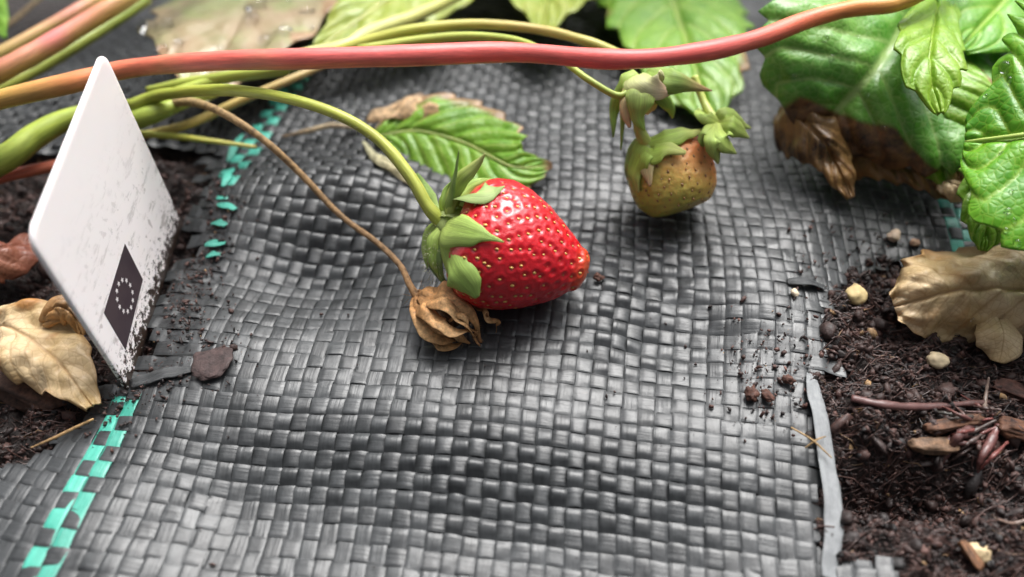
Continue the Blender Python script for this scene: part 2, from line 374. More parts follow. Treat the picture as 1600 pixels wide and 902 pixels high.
# ------------------------------------------------------------------ ground outline: two planting cuts in the mat
def poly_px(pts): return np.array([[*P(x, y, 0)][:2] for x, y in pts])
def inside(poly, x, y):
    x = np.asarray(x); y = np.asarray(y); r = np.zeros(x.shape, bool); n = len(poly)
    for i in range(n):
        (x0, y0), (x1, y1) = poly[i], poly[(i+1) % n]
        c = ((y0 > y) != (y1 > y)) & (x < (x1-x0)*(y-y0)/(y1-y0+1e-12)+x0); r ^= c
    return r
HOLE_L = poly_px([(348, 235), (322, 330), (318, 395), (270, 430), (255, 500), (235, 560), (160, 612), (148, 655), (90, 705), (-20, 742), (-250, 760), (-500, 700), (-500, 330), (-100, 260), (60, 235), (200, 215)])
HOLE_R = poly_px([(1262, 600), (1256, 700), (1272, 800), (1284, 872), (1300, 876), (1360, 880), (1420, 930), (1800, 1060), (2100, 600), (1900, 420), (1640, 400), (1500, 396), (1400, 400), (1330, 412), (1302, 440), (1285, 500), (1278, 560)])
HOLE_LW = poly_px([(352, 292), (352, 330), (362, 395), (335, 430), (318, 500), (292, 560), (196, 610), (160, 655), (90, 705), (-20, 742), (-250, 760), (-500, 700), (-500, 330), (-100, 260), (60, 235), (200, 215), (340, 228)])
def in_hole(x, y): return inside(HOLE_L, x, y) | inside(HOLE_R, x, y)
# ------------------------------------------------------------------ soil
def soil_z(x, y):
    z = terrain(x, y)-.22
    inl = inside(HOLE_L, x, y); inr = inside(HOLE_R, x, y)
    lump = .16*fbm(x*1.3+5, y*1.3, o=5)+.16*np.abs(fbm(x*3.1, y*3.1+4, o=4))+.05*fbm(x*9, y*9, o=3)
    z = z+np.where(inr, lump+.10, 0)+np.where(inl, lump-.12, 0)
    pc = P(1420, 765); z = z-np.where(inr, .7*bump2(x, y, pc.x, pc.y, .9, .38), 0)
    pc = P(1450, 660); z = z+np.where(inr, .16*bump2(x, y, pc.x, pc.y, 1.3, .5), 0)
    return z
m = M('dark_wet_soil')
n1 = m.noise(2.5, None, 8, .7); n2 = m.noise(11, None, 6, .7)
m.color(m.mix(m.ramp(n1, (.35, 0), (.7, 1)), m.mix(m.ramp(n2, (.4, 0), (.7, 1)), (.006, .004, .004), (.020, .012, .010)), m.mix(m.ramp(n2, (.4, 0), (.7, 1)), (.018, .011, .009), (.050, .029, .023))))
m.rough(m.ramp(m.noise(5, None, 4), (.4, .3), (.6, .8))); m.set(spec=.5); m.bump(n2, .08, .9); m.bump(m.noise(30, None, 4, .7), .03, .8)
MAT['soil'] = m.m
ax = np.concatenate([[-900, -300, -100, -40, -20], np.arange(-12, 12.01, .05), [20, 40, 100, 300, 900]])
ay = np.concatenate([[-900, -300, -100, -40, -16], np.arange(-8, 4, .05), np.arange(4, 14, .25), [20, 40, 100, 300, 900]])
X, Y = np.meshgrid(ax, ay, indexing='ij'); Z = soil_z(np.clip(X, -14, 14), np.clip(Y, -12, 16))
soil = mesh('ground_soil', np.stack([X, Y, Z], -1).reshape(-1, 3), grid_faces(len(ax), len(ay)), MAT['soil'])
soil['kind'] = 'structure'
crumb_mat = col_mat('soil_crumb', .62, .5, 14, .03, .12, coatr=.3)
MAT['crumb'] = crumb_mat
def scatter(poly, n):
    x0, y0 = poly.min(0); x1, y1 = poly.max(0); x0 = max(x0, -10); x1 = min(x1, 10); y0 = max(y0, -6); pts = np.zeros((0, 2))
    while len(pts) < n:
        q = np.c_[rng.uniform(x0, x1, n*2), rng.uniform(y0, y1, n*2)]; pts = np.vstack([pts, q[inside(poly, q[:, 0], q[:, 1])]])
    return pts[:n]
def soilcol(n, k=1.0):
    a = rng.uniform(0, 1, (n, 1)); c = np.array([[.006, .004, .004]])*(1-a)+np.array([[.070, .032, .025]])*a
    c = c*rng.uniform(.5, 1.5, (n, 1)); s_ = rng.uniform(0, 1, n) < .012; c[s_] = np.array([.28, .17, .08])*rng.uniform(.6, 1.2, (s_.sum(), 1)); return c*k
pts = np.vstack([scatter(HOLE_R, 16000), scatter(HOLE_L, 8000)])
sz = .012+.055*rng.random(len(pts))**2.2+.10*(rng.random(len(pts)) < .02)*rng.random(len(pts))
tag(crumbs('soil_crumbs', np.c_[pts, soil_z(pts[:, 0], pts[:, 1])+sz*.2], sz, soilcol(len(pts)), MAT['crumb'], jag=.5), 'dark brown crumbs and grains of moist soil in the cuts of the mat', 'soil', kind='stuff')
cl = scatter(HOLE_R, 260); cs = .05+.10*rng.random(260)**2
tag(crumbs('soil_clods', np.c_[cl, soil_z(cl[:, 0], cl[:, 1])+cs*.15], cs, soilcol(260, .8), MAT['crumb'], ICO2, .22, (1.1, .8, .5)), 'larger dark clods half sunk in the crumbly soil at the right', 'soil', kind='stuff')
# fibres in the soil
def fibres(n, poly):
    q = scatter(poly, n); k = 6
    a = rng.normal(0, .55, n)+PI*(rng.random(n) < .5); l = np.where(rng.random(n) < .85, rng.uniform(.06, .28, n), rng.uniform(.3, .8, n)); bx = rng.normal(0, .8, n)
    s_ = np.linspace(-.5, .5, k)[None, :]*l[:, None]; off = bx[:, None]*s_**2
    x = q[:, :1]+np.cos(a)[:, None]*s_+off*np.sin(a)[:, None]; y = q[:, 1:]+np.sin(a)[:, None]*s_-off*np.cos(a)[:, None]
    z = soil_z(x, y)+rng.uniform(.0, .06, (n, 1)); ctr = np.stack([x, y, z], -1)
    sd_ = np.stack([-np.sin(a), np.cos(a), 0*a], -1)[:, None]; r = (rng.uniform(.005, .016, n)[:, None]*np.linspace(1, .4, k)[None, :])[..., None]
    V = np.stack([ctr+sd_*r, ctr-sd_*r, ctr+np.array([0, 0, 1.3])*r], 2)          # n, k, 3 corners
    i = np.arange(n)[:, None, None]*k*3+np.arange(k-1)[None, :, None]*3; j = np.arange(3)[None, None, :]; j2 = (j+1) % 3
    Fc = np.stack([i+j, i+3+j, i+3+j2, i+j2], -1).reshape(-1, 4)
    c = np.array([.06, .030, .024])*rng.uniform(.3, 1.9, (n, 1)); m_ = rng.random(n) < .03; c[m_] = np.array([.24, .14, .07])
    return V.reshape(-1, 3), Fc, np.repeat(c, k*3, 0)
v, f, c = fibres(6500, HOLE_R); v2, f2, c2 = fibres(2500, HOLE_L)
o = mesh('soil_fibres', np.vstack([v, v2]), np.vstack([f, f2+len(v)]), MAT['root'], None, True, None, {'col': np.vstack([c, c2])})
tag(o, 'thin brown root fibres tangled through the dark soil', 'root fibres', kind='stuff')
# ------------------------------------------------------------------ woven mat: every tape is a part
ROT = math.radians(-6.8); DU = np.array([math.cos(ROT), math.sin(ROT)]); DV = np.array([-math.sin(ROT), math.cos(ROT)])
PW, PF = .220, .240
def uv2xy(u, v):
    u = np.asarray(u, float); v = np.asarray(v, float)
    du = .07*np.sin(v*.8+u*.3)+.05*vnoise(u*.5, v*.6); dv = .07*np.sin(u*.7+1.2)+.07*vnoise(u*.55+9, v*.45)
    return (u+du)*DU[0]+(v+dv)*DV[0], (u+du)*DU[1]+(v+dv)*DV[1]
def xy2uv(x, y):
    u, v = x*DU[0]+y*DU[1], x*DV[0]+y*DV[1]
    for _ in range(5):
        a, b = uv2xy(u, v); u += (x-a)*DU[0]+(y-b)*DU[1]; v += (x-a)*DV[0]+(y-b)*DV[1]
    return float(u), float(v)
mat_root = thing('woven_weed_mat', (0, 0, 0), 'charcoal grey woven plastic weed mat with turquoise guide tapes covering the bed', 'weed mat')
gl = [int(math.floor(xy2uv(*list(P(62, 880))[:2])[0]/PW)), int(math.floor(xy2uv(*list(P(1492, 378))[:2])[0]/PW))]
print('green warps', gl)
GREEN = {gl[0], gl[0]+1, gl[1], gl[1]+1}
SEG = 5
TT = np.array([-1, -1, -.975, -.5, 0, .5, .975, 1, 1]); TD = np.array([-1, -.2, 0, 0, 0, 0, 0, -.2, -1])*.012
SHW = .968
def tape_mesh(kind, idx, k0, k1, e0, e1, g):
    """kind warp: idx = column, runs over rows k0..k1; e0, e1: loose ends in cells beyond the cut"""
    own_p, run_p = (PW, PF) if kind == 'warp' else (PF, PW)
    a0, a1 = k0-e0, k1+e1; n = max(3, int(round((a1-a0)*SEG))+1)
    r = np.linspace(a0, a1, n)                                # in cells along the run
    s = np.sin(PI*r)
    par = (-1)**idx
    jit = .06*vnoise(r*.35+idx*7.3, r*0+(1 if kind == 'warp' else 8))*own_p
    half = own_p*.5*SHW*(1+.04*vnoise(r*.9, r*0+idx*3.1))
    cen = (idx+.5)*own_p+jit
    o_ = cen[:, None]+half[:, None]*TT[None, :]
    rr = (r*run_p)[:, None]+0*o_
    # cut ends are slanted
    x, y = uv2xy(o_, rr) if kind == 'warp' else uv2xy(rr, o_)
    hm = hump(x, y)
    s = np.sign(s)[:, None]*np.abs(s)[:, None]**(.09+.55*np.clip(hm, 0, 1))
    sg = (s*par) if kind == 'warp' else (-s*par)
    amp = (.003+.078*hm)*np.where(sg > 0, 1, .35) if kind == 'warp' else (.008+.016*hm)*np.where(sg > 0, 1, 1.25)
    # individual floats bulge differently and lean a little
    cell = np.floor(r)
    rv = _h(cell, np.full_like(cell, idx), np.full_like(cell, 1 if kind == 'warp' else 2))
    rv2 = _h(cell, np.full_like(cell, idx), np.full_like(cell, 5 if kind == 'warp' else 6))
    amp = amp*(1+.35*rv[:, None]*np.abs(s))
    z = terrain(x, y)+amp*sg*(1-.05*np.abs(TT)[None, :]**2.5*(sg > 0)) + TD[None, :]
    z = z+(.010*rv2)[:, None]*np.abs(s)*TT[None, :]
    z = z+.004*vnoise(x*7, y*7+idx)
    # loose ends beyond the cut: sag and bend
    for aa, kk, sign in ((a0, k0, -1), (a1, k1, 1)):
        d = np.maximum(0, (r-kk)*sign)*run_p
        curl = _h(np.array([float(idx)]), np.array([float(kk)]), np.array([sign*1.0]))[0]
        z = z+(-(.10+.12*abs(curl))*d**1.2+(.25*max(curl, 0))*d**1.5)[:, None] + (d*curl*.5)[:, None]*TT[None, :]*.4*own_p
        sh = (d*curl*.25)[:, None]
        if kind == 'warp': x = x+sh*DU[0]; y = y+sh*DU[1]
        else: x = x+sh*DV[0]; y = y+sh*DV[1]
    nv = len(TT)
    uv = np.stack([np.repeat(r*run_p, nv), np.tile(TT*.5*own_p, n)+idx*.37], -1)
    o = mesh(kind+'_tape', np.stack([x, y, z], -1).reshape(-1, 3), grid_faces(n, nv) if kind == 'warp' else grid_faces(n, nv)[:, ::-1], MAT['green_tape' if g else 'tape'], mat_root, True, uv)
    if g: o['label'] = 'turquoise guide tape woven lengthwise through the mat'
    o.data.set_sharp_from_angle(angle=math.radians(50))
    return o
def runs(ok):
    out = []; st = None
    for i, v in enumerate(list(ok)+[False]):
        if v and st is None: st = i
        if not v and st is not None: out.append((st, i)); st = None
    return out
I0, I1 = int(-11/PW), int(10.5/PW); J0, J1 = int(-6.8/PF), int(13/PF)
ntape = 0
for i in range(I0, I1):
    js = np.arange(J0, J1); x, y = uv2xy((i+.5)*PW+0*js, (js+.5)*PF); ok = ~(inside(HOLE_LW, x, y) | inside(HOLE_R, x, y))
    for a, b in runs(ok):
        if b-a < 2: continue
        e0 = 0.1+.9*random.random()**2 if a > 0 else 0; e1 = .1+.9*random.random()**2 if b < len(js) else 0
        tape_mesh('warp', i, int(js[a]), int(js[b-1])+1, e0, e1, i in GREEN); ntape += 1
for j in range(J0, J1):
    is_ = np.arange(I0, I1); x, y = uv2xy((is_+.5)*PW, (j+.5)*PF+0*is_); ok = ~in_hole(x, y)
    for a, b in runs(ok):
        if b-a < 2: continue
        e0 = .2+2.2*random.random()**1.5 if a > 0 else 0; e1 = .1+1.3*random.random()**1.5 if b < len(is_) else 0
        tape_mesh('weft', j, int(is_[a]), int(is_[b-1])+1, e0, e1, False); ntape += 1
print('tapes', ntape)
# loose warp tape lying along the right cut
ps = [P(1268, 585, .04), P(1272, 610, .09), P(1284, 660, .10), P(1296, 740, .08), P(1302, 810, .06), P(1300, 868, .05), P(1298, 905, .03)]
o = ribbon('loose_tape', ps, [.07, .11, .12, .13, .12, .12], [(.2, .2, .2)]*2, 'pale_tape', up=(.25, .1, 1), cup=.05, parent=mat_root, thick=.012, nu=60, wrinkle=.02, twist=.1)
o['label'] = 'grey tape pulled loose along the right cut edge'
for k, (a, b, w_) in enumerate([((300, 578), (205, 600), .09), ((1230, 440), (1290, 448), .09)]):
    pa, pb = P(*a, .03), P(*b, .05); pm = (pa+pb)/2+Vector((0, 0, .08))
    ribbon('frayed_tape', [pa, pm, pb], [w_*.6, w_, w_, w_*.8], [(.1, .1, .1)]*2, 'tape', cup=.05, parent=mat_root, thick=.010, nu=20, wrinkle=.03, twist=.3)
for a, b in [((338, 318), (368, 326)), ((330, 348), (354, 351)), ((320, 384), (352, 378)), ((322, 402), (345, 396)), ((348, 292), (362, 262)), ((356, 252), (378, 212))]:
    pa, pb = P(*a, .05), P(*b, .07)
    o = ribbon('frayed_tape', [pa, (pa+pb)/2+Vector((0, 0, .03)), pb], [.03, .085, .05], [(.1, .1, .1)]*2, 'green_tape', cup=.05, parent=mat_root, thick=.010, nu=14, wrinkle=.03, twist=.4); o['label'] = 'torn turquoise tape end at the left cut'
# specks of soil on the mat
def mat_specks(n, fn, s0, s1, col, name, label):
    x, y = fn(n); ok = ~in_hole(x, y); x, y = x[ok], y[ok]; s_ = s0+(s1-s0)*rng.random(len(x))**3
    return tag(crumbs(name, np.c_[x, y, terrain(x, y)+.035+s_*.3], s_, soilcol(len(x), col), MAT['crumb'], ICO1, .55, (1, .7, .5)), label, 'soil', kind='stuff')
def near(pl, sg, n):
    q = rng.integers(0, len(pl), n); p = np.array([list(P(*pl[i]))[:2] for i in range(len(pl))])[q]; g = np.array(sg); return p[:, 0]+rng.normal(0, g, n), p[:, 1]+rng.normal(0, g, n)
mat_specks(600, lambda n: near([(1180, 560), (1160, 545), (1215, 575), (1190, 600), (1230, 590), (1200, 600), (1290, 400), (1340, 380), (1300, 430), (1245, 560), (1380, 390), (1270, 470), (1190, 620), (1260, 640)], .33, n), .008, .045, 1.8, 'soil_specks', 'reddish brown soil grains spilled over the right side of the mat')
mat_specks(1500, lambda n: near([(290, 430), (300, 400), (330, 320), (335, 360), (310, 470), (270, 520), (320, 410), (280, 480), (330, 560), (240, 600), (180, 640), (330, 300)], .28, n), .008, .045, 1.2, 'soil_specks', 'dark soil grains spilled on the mat beside the white tag')
mat_specks(150, lambda n: (rng.uniform(-6, 6, n), rng.uniform(-5, 4, n)), .008, .03, .6, 'soil_specks', 'tiny scattered soil grains dotted over the middle of the mat')
exec_after = True
# ------------------------------------------------------------------ strawberries
def berry(root, A, B, R, prof, nseed, mat, seedcol, dimple, seedr, name='berry_flesh', squash=1.0, nu=150, nv=220, smax=.97):
    A = Vector(A); B = Vector(B); L_ = (B-A).length; ax_ = (B-A).normalized()
    s1 = ax_.cross(Vector((0, 0, 1))).normalized(); u1 = s1.cross(ax_)
    ps = np.array(prof)
    def rad(s):
        return np.interp(s, ps[:, 0], ps[:, 1])*R
    # smooth profile
    ss = np.linspace(0, 1, 400); rr = rad(ss); kk = np.ones(31)/31; rs = np.convolve(np.pad(rr, 15, mode='edge'), kk, 'same')[15:-15]
    rs[-40:] = rs[-40]*np.sqrt(np.clip(1-((ss[-40:]-ss[-40])/(1-ss[-40]))**2, 0, 1)) if rs[-40] > 0 else rs[-40:]
    rs[:12] *= np.sqrt(np.clip(1-(1-ss[:12]/ss[12])**2, 0, 1))
    # arc-length even rows
    arc = np.r_[0, np.cumsum(np.hypot(np.diff(ss)*L_, np.diff(rs)))]; se = np.interp(np.linspace(0, arc[-1], nu), arc, ss); re = np.interp(se, ss, rs)
    th = np.arange(nv)/nv*2*PI
    def pos(s, r, t, off=0):
        r = r*(1+.035*np.sin(2*t+.5)+.03*np.sin(3*t+s*3))
        x = (r+off)*np.cos(t); y = (r+off)*np.sin(t)*squash
        return np.array(A)+np.multiply.outer(s*L_, np.array(ax_))+x[..., None]*np.array(s1)+y[..., None]*np.array(u1)
    S_, T_ = np.meshgrid(se, th, indexing='ij'); Rr = np.repeat(re[:, None], nv, 1)
    V = pos(S_, Rr, T_)
    # seeds: even spiral over the surface area
    area = np.r_[0, np.cumsum((rs[1:]+.02)*np.hypot(np.diff(ss)*L_, np.diff(rs)))]
    q = (np.arange(nseed)+.5)/nseed; ssd = np.interp(q*area[-1], area, ss); rsd = np.interp(ssd, ss, rs); tsd = np.arange(nseed)*2.39996+rng.normal(0, .06, nseed)
    ok = (ssd > .05) & (ssd < smax); ssd, rsd, tsd = ssd[ok], rsd[ok], tsd[ok]
    SP = pos(ssd, rsd, tsd)
    du = np.gradient(V, axis=0); dv = (np.roll(V, -1, 1)-np.roll(V, 1, 1)); Nn = np.cross(dv, du); Nn /= np.linalg.norm(Nn, axis=-1)[..., None]+1e-9
    ctr = np.array(A)+np.multiply.outer(S_*L_, np.array(ax_)); sign = np.sign(((V-ctr)*Nn).sum(-1).mean()); Nn *= sign
    Vf = V.reshape(-1, 3); best = np.full(len(Vf), 9.0)
    for p in SP: best = np.minimum(best, ((Vf-p)**2).sum(1))
    dst = np.sqrt(best).reshape(V.shape[:2])
    sp = math.sqrt(area[-1]*2*PI/nseed)                      # mean spacing of the seeds
    dep = -dimple*np.exp(-(dst/(sp*.26))**2)+dimple*.45*np.exp(-((dst-sp*.40)/(sp*.17))**2)
    V = V+Nn*(dep+.004*vnoise(V[..., 0]*14, V[..., 1]*14, V[..., 2]*14)+.02*vnoise(V[..., 0]*1.8, V[..., 1]*1.8, V[..., 2]*1.8))[..., None]
    f = grid_faces(nu, nv, True)
    up = np.clip((V[..., 2]-A.z)/R, -1, 1)
    o = own(mesh(name, V.reshape(-1, 3), f, mat, None, True, np.stack([S_.ravel(), T_.ravel()], -1), {'along': S_.ravel()}), root)
    # seeds as small teardrop bodies sitting in their pits
    vi, fi = ICO1; VV = []; 
    for s0, r0, t0, p0 in zip(ssd, rsd, tsd, SP):
        e = 1e-3; t1 = pos(np.array(min(s0+e, 1)), np.interp(min(s0+e, 1), ss, rs), np.array(t0))-p0; t1 = t1/(np.linalg.norm(t1)+1e-12)
        t2 = pos(np.array(s0), np.array(r0), np.array(t0+e))-p0; t2 /= np.linalg.norm(t2)+1e-12
        nn = np.cross(t1, t2); c0 = np.array(A)+s0*L_*np.array(ax_)
        if np.dot(nn, p0-c0) < 0: nn = -nn
        k_ = seedr*rng.uniform(.8, 1.2)
        VV.append(p0-nn*dimple*.75+k_*(vi[:, :1]*1.5*(1-.25*vi[:, :1])*t1+vi[:, 1:2]*.95*t2+vi[:, 2:3]*.7*nn))
    n = len(VV); VV = np.vstack(VV); FF = (fi[None]+(np.arange(n)*len(vi))[:, None, None]).reshape(-1, 3)
    cc = np.repeat(np.array(seedcol)[None]*rng.uniform(.65, 1.25, (n, 1))*np.array([1, 1, 1]), len(vi), 0)
    sd_ = own(mesh('seeds', VV, FF, MAT['seed'], None, True, None, {'col': cc}), root); sd_['kind'] = 'stuff'
    return o
MAT['seed'] = col_mat('berry_seed', .35, .2, 20, .003, .4)
m = M('ripe_red_flesh')
al = m.attr('along', 'Fac')
c = m.mix(m.ramp(m.noise(2.2, None, 3), (.35, 0), (.7, 1)), (.46, .002, .010), (.62, .004, .014))
c = m.mix(m.ramp(al, (.86, 0), (.99, .8)), c, (.62, .10, .015)); c = m.mix(m.ramp(al, (.0, .55), (.10, 0)), c, (.75, .25, .16))
m.color(c); m.set(rough=.38, coat=.55, coatr=.13, spec=.5, sss=.35, sscale=.12); m.b.inputs['Subsurface Radius'].default_value = (1, .12, .06)
m.bump(m.noise(16, None, 3), .014, .8); m.bump(m.noise(40, None, 2), .004, .6); MAT['ripe'] = m.m
m = M('unripe_flesh')
c = m.mix(m.ramp(m.noise(1.5, None, 3), (.4, 0), (.65, 1)), (.32, .42, .06), (.44, .42, .08))
ge = m.n.new('ShaderNodeSeparateXYZ'); m.l.new(m.attr('blush', 'Color'), ge.inputs[0])
c = m.mix(ge.outputs[0], c, (.78, .16, .09)); m.color(m.mix(m.ramp(m.noise(12, None, 4), (.5, 0), (.75, .45)), c, (.36, .20, .06)))
m.set(rough=.5, coat=.2, coatr=.2, sss=.25, sscale=.1); m.bump(m.noise(14, None, 4), .02, .6); MAT['unripe'] = m.m

GREEN_S = [(.46, .58, .14), (.38, .54, .12), (.34, .50, .12)]
A = P(712, 366, .93); B = P(920, 426, .62)
g0 = float(terrain((A.x+B.x)/2, (A.y+B.y)/2))
ripe = thing('ripe_strawberry', (A.x+.8, A.y, g0), 'ripe glossy red strawberry with green sepals lying in the middle of the mat', 'strawberry')
fl = berry(ripe, A, B, .97, [(0, .50), (.04, .72), (.15, .93), (.30, .99), (.45, .93), (.6, .80), (.75, .60), (.88, .38), (.95, .25), (1, .15)], 370, MAT['ripe'], (.62, .38, .10), .020, .0205)
bv = bvh_of(fl)
def sepal_on(bvh, pxs, wid, cols, parent, off=.035, core=None, **kw):
    pts, ups = [], []
    for i, a in enumerate(pxs):
        h_ = hit(a[0], a[1], bvh, off if len(a) < 3 else a[2]) if (len(a) < 4) else None
        if h_ is None: p = P(a[0], a[1], a[3] if len(a) > 3 else 1.2); n_ = Vector((0, -.4, .9))
        else: p, n_ = h_
        if core is not None:
            ab = core[1]-core[0]; k_ = max(0, min(1, (p-core[0]).dot(ab)/ab.length_squared)); n_ = (p-(core[0]+ab*k_)).normalized()
        pts.append(p); ups.append(list(n_))
    return ribbon('sepal', pts, wid, cols, 'sepal', ups=ups, parent=parent, **kw)
CORE = (A.copy(), B.copy())
sepal_on(bv, [(694, 338, 0, 1.32), (716, 318, .08), (748, 306, .07), (772, 300, .06), (792, 299, .10)], [.12, .19, .24, .22, .08, .01], [(.42, .50, .18), (.38, .50, .18), (.36, .46, .16)], ripe, cup=.25, core=CORE, wrinkle=.01)
sepal_on(bv, [(694, 352, 0, 1.22), (714, 360, .09), (742, 369, .07), (765, 374, .08), (786, 379, .12)], [.20, .27, .20, .12, .05, .01], GREEN_S, ripe, cup=.25, core=CORE, wrinkle=.01)
sepal_on(bv, [(688, 366, 0, 1.12), (700, 395, .09), (716, 420, .08), (734, 440, .09), (750, 455, .12)], [.13, .22, .26, .26, .20, .05], GREEN_S, ripe, cup=.3, core=CORE, wrinkle=.01)
ribbon('sepal', [P(686, 368, 1.08), P(672, 385, .9), P(672, 410, .65), P(684, 432, .45), P(696, 452, .3)], [.12, .17, .16, .11, .02], [(.22, .32, .1), (.16, .26, .07)], 'sepal', up=(-.8, -.4, .3), parent=ripe, cup=.3)
ribbon('sepal', [P(690, 340, 1.2), P(680, 385, 1.0), P(686, 425, .7), P(700, 458, .42)], [.09, .13, .12, .07, .02], [(.26, .36, .12), (.17, .26, .07)], 'sepal', up=(-.7, -.6, .3), parent=ripe, cup=.3)
ribbon('sepal', [P(696, 335, 1.3), P(702, 305, 1.55), P(722, 275, 1.85), P(745, 255, 2.05), P(757, 240, 2.2)], [.08, .12, .13, .10, .05, .01], [(.45, .50, .16), (.40, .50, .12), (.5, .52, .2)], 'sepal', up=(-.5, -.5, .5), parent=ripe, cup=.5)
ribbon('sepal', [P(694, 335, 1.25), P(700, 305, 1.6), P(712, 270, 1.9), P(716, 235, 2.2)], [.06, .07, .06, .03, .005], [(.30, .40, .12), (.25, .38, .1)], 'sepal', up=(-.7, -.5, .3), parent=ripe, cup=.5)
ribbon('sepal', [P(688, 340, 1.2), P(676, 322, 1.2), P(664, 300, 1.2), P(652, 272, 1.15)], [.05, .07, .12, .10, .02], [(.3, .4, .1), (.22, .36, .08)], 'sepal', up=(-.3, -.6, .7), parent=ripe, cup=.3)
for pts, w_ in [([(690, 345, 1.15), (672, 362, 1.05), (664, 392, .85), (668, 420, .6)], [.05, .09, .08, .01]), ([(692, 352, 1.2), (676, 376, 1.08), (676, 408, .85), (690, 440, .55)], [.05, .10, .08, .01]), ([(698, 344, 1.25), (712, 336, 1.3), (728, 333, 1.25), (742, 336, 1.18)], [.06, .10, .06, .01]), ([(700, 330, 1.3), (722, 300, 1.45), (748, 284, 1.5), (768, 280, 1.45)], [.05, .09, .06, .01]), ([(692, 340, 1.2), (690, 318, 1.4), (696, 296, 1.55), (706, 282, 1.7)], [.04, .06, .04, .008])]:
    ribbon('sepal', [P(*p) for p in pts], w_, GREEN_S, 'sepal', up=(-.3, -.6, .7), parent=ripe, cup=.4)
rock_v = ICO3[0]*np.array([.15, .24, .22]); mesh_o = own(mesh('receptacle', rock_v*(1+.06*fbm(rock_v[:, 0]*9, rock_v[:, 1]*9, rock_v[:, 2]*9))[:, None]+np.array(P(696, 350, 1.08)), ICO3[1], MAT['sepal'], None, True, None, {'col': np.tile([[.36, .44, .14]], (len(rock_v), 1))}), ripe)
YG = (.42, .47, .07)
tube('stem', [P(205, 165, 1.3), P(250, 149, 1.5), P(340, 141, 1.9), P(430, 150, 2.2), P(520, 176, 2.3), P(590, 217, 2.1), P(640, 275, 1.75), P(668, 322, 1.4), P(694, 352, 1.1)],
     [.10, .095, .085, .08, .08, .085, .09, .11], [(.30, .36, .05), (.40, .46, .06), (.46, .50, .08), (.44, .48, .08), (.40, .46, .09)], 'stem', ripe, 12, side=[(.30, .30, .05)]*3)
# hairs on the stem and calyx
def hairs(pts, n, l, parent, col=(.6, .6, .4), spread=.09, up=.4):
    c_ = catmull([list(p) for p in pts], 80); V = []; Fc = []; b = 0
    for _ in range(n):
        p = c_[rng.integers(0, 80)]; d = rng.normal(size=3); d /= np.linalg.norm(d); a = p+d*spread; e = a+d*l*rng.uniform(.4, 1)+np.array([0, 0, -.02])
        s_ = np.cross(d, rng.normal(size=3)); s_ = s_/np.linalg.norm(s_)*.0035; s2 = np.cross(d, s_)
        V += [a-s_, a+s_, a+s2*1.5, e]; Fc += [[b, b+1, b+3], [b+1, b+2, b+3], [b+2, b, b+3]]; b += 4
    o = own(mesh('hairs', np.array(V), Fc, MAT['sepal'], None, True, None, {'col': np.tile([col], (len(V), 1))}), parent); o['kind'] = 'stuff'; return o
hairs([P(520, 176, 2.3), P(590, 217, 2.1), P(640, 275, 1.75), P(668, 322, 1.4), P(694, 352, 1.1)], 260, .07, ripe, spread=.085)
hairs([P(690, 345, 1.1), P(678, 385, .95), P(680, 430, .6)], 320, .12, ripe, spread=.14)

# unripe berry
A = P(1034, 224, 1.05); B = P(1068, 330, .38)
unr = thing('unripe_strawberry', (A.x+.3, A.y-.4, float(terrain(A.x+.3, A.y-.4))), 'small unripe yellow green strawberry with reddish blush behind the ripe one', 'strawberry')
fu = berry(unr, A, B, .68, [(0, .55), (.06, .78), (.2, .95), (.4, 1.0), (.6, 1.0), (.78, .92), (.9, .76), (1, .5)], 230, MAT['unripe'], (.30, .15, .05), .012, .017, squash=.95, nu=80, nv=110)
co = np.zeros(len(fu.data.vertices)*3); fu.data.vertices.foreach_get('co', co); co = co.reshape(-1, 3)
cb = np.array(P(1080, 240, 1.0)); bl = np.exp(-((np.linalg.norm(co-cb, axis=1))/.72)**2)
at = fu.data.attributes.new('blush', 'FLOAT_COLOR', 'POINT'); at.data.foreach_set('color', np.c_[bl, bl, bl, bl*0+1].ravel())
bu = bvh_of(fu)
PG = [(.40, .54, .10), (.36, .52, .08), (.46, .46, .14)]
sepal_on(bu, [(1018, 222, 0, 1.35), (1004, 246, .07), (994, 272, .06), (1000, 300, .08)], [.14, .22, .20, .10, .03], PG, unr)
sepal_on(bu, [(1016, 226, 0, 1.35), (1020, 238, .08), (1040, 236, .08), (1066, 240, .12)], [.14, .22, .20, .12, .03], PG, unr)
sepal_on(bu, [(1014, 224, 0, 1.35), (1006, 244, .07), (1012, 262, .06), (1018, 290, .09)], [.10, .16, .15, .10, .02], [(.36, .46, .14), (.5, .36, .2)], unr)
ribbon('sepal', [P(1010, 222, 1.35), P(1040, 212, 1.5), P(1070, 206, 1.5), P(1102, 200, 1.45)], [.10, .20, .18, .11, .02], PG, 'sepal', parent=unr, cup=.3)
ribbon('sepal', [P(1010, 226, 1.3), P(990, 236, 1.1), P(978, 262, .85), P(982, 292, .6)], [.10, .17, .15, .08, .02], [(.3, .4, .1), (.2, .3, .08)], 'sepal', up=(-.8, -.3, .4), parent=unr, cup=.3)
tube('stem', [P(1010, 224, 1.3), P(1000, 205, 1.5), P(995, 180, 1.7), P(990, 150, 1.9)], [.10, .08, .07], [(.40, .45, .12), (.35, .42, .08)], 'stem', unr)
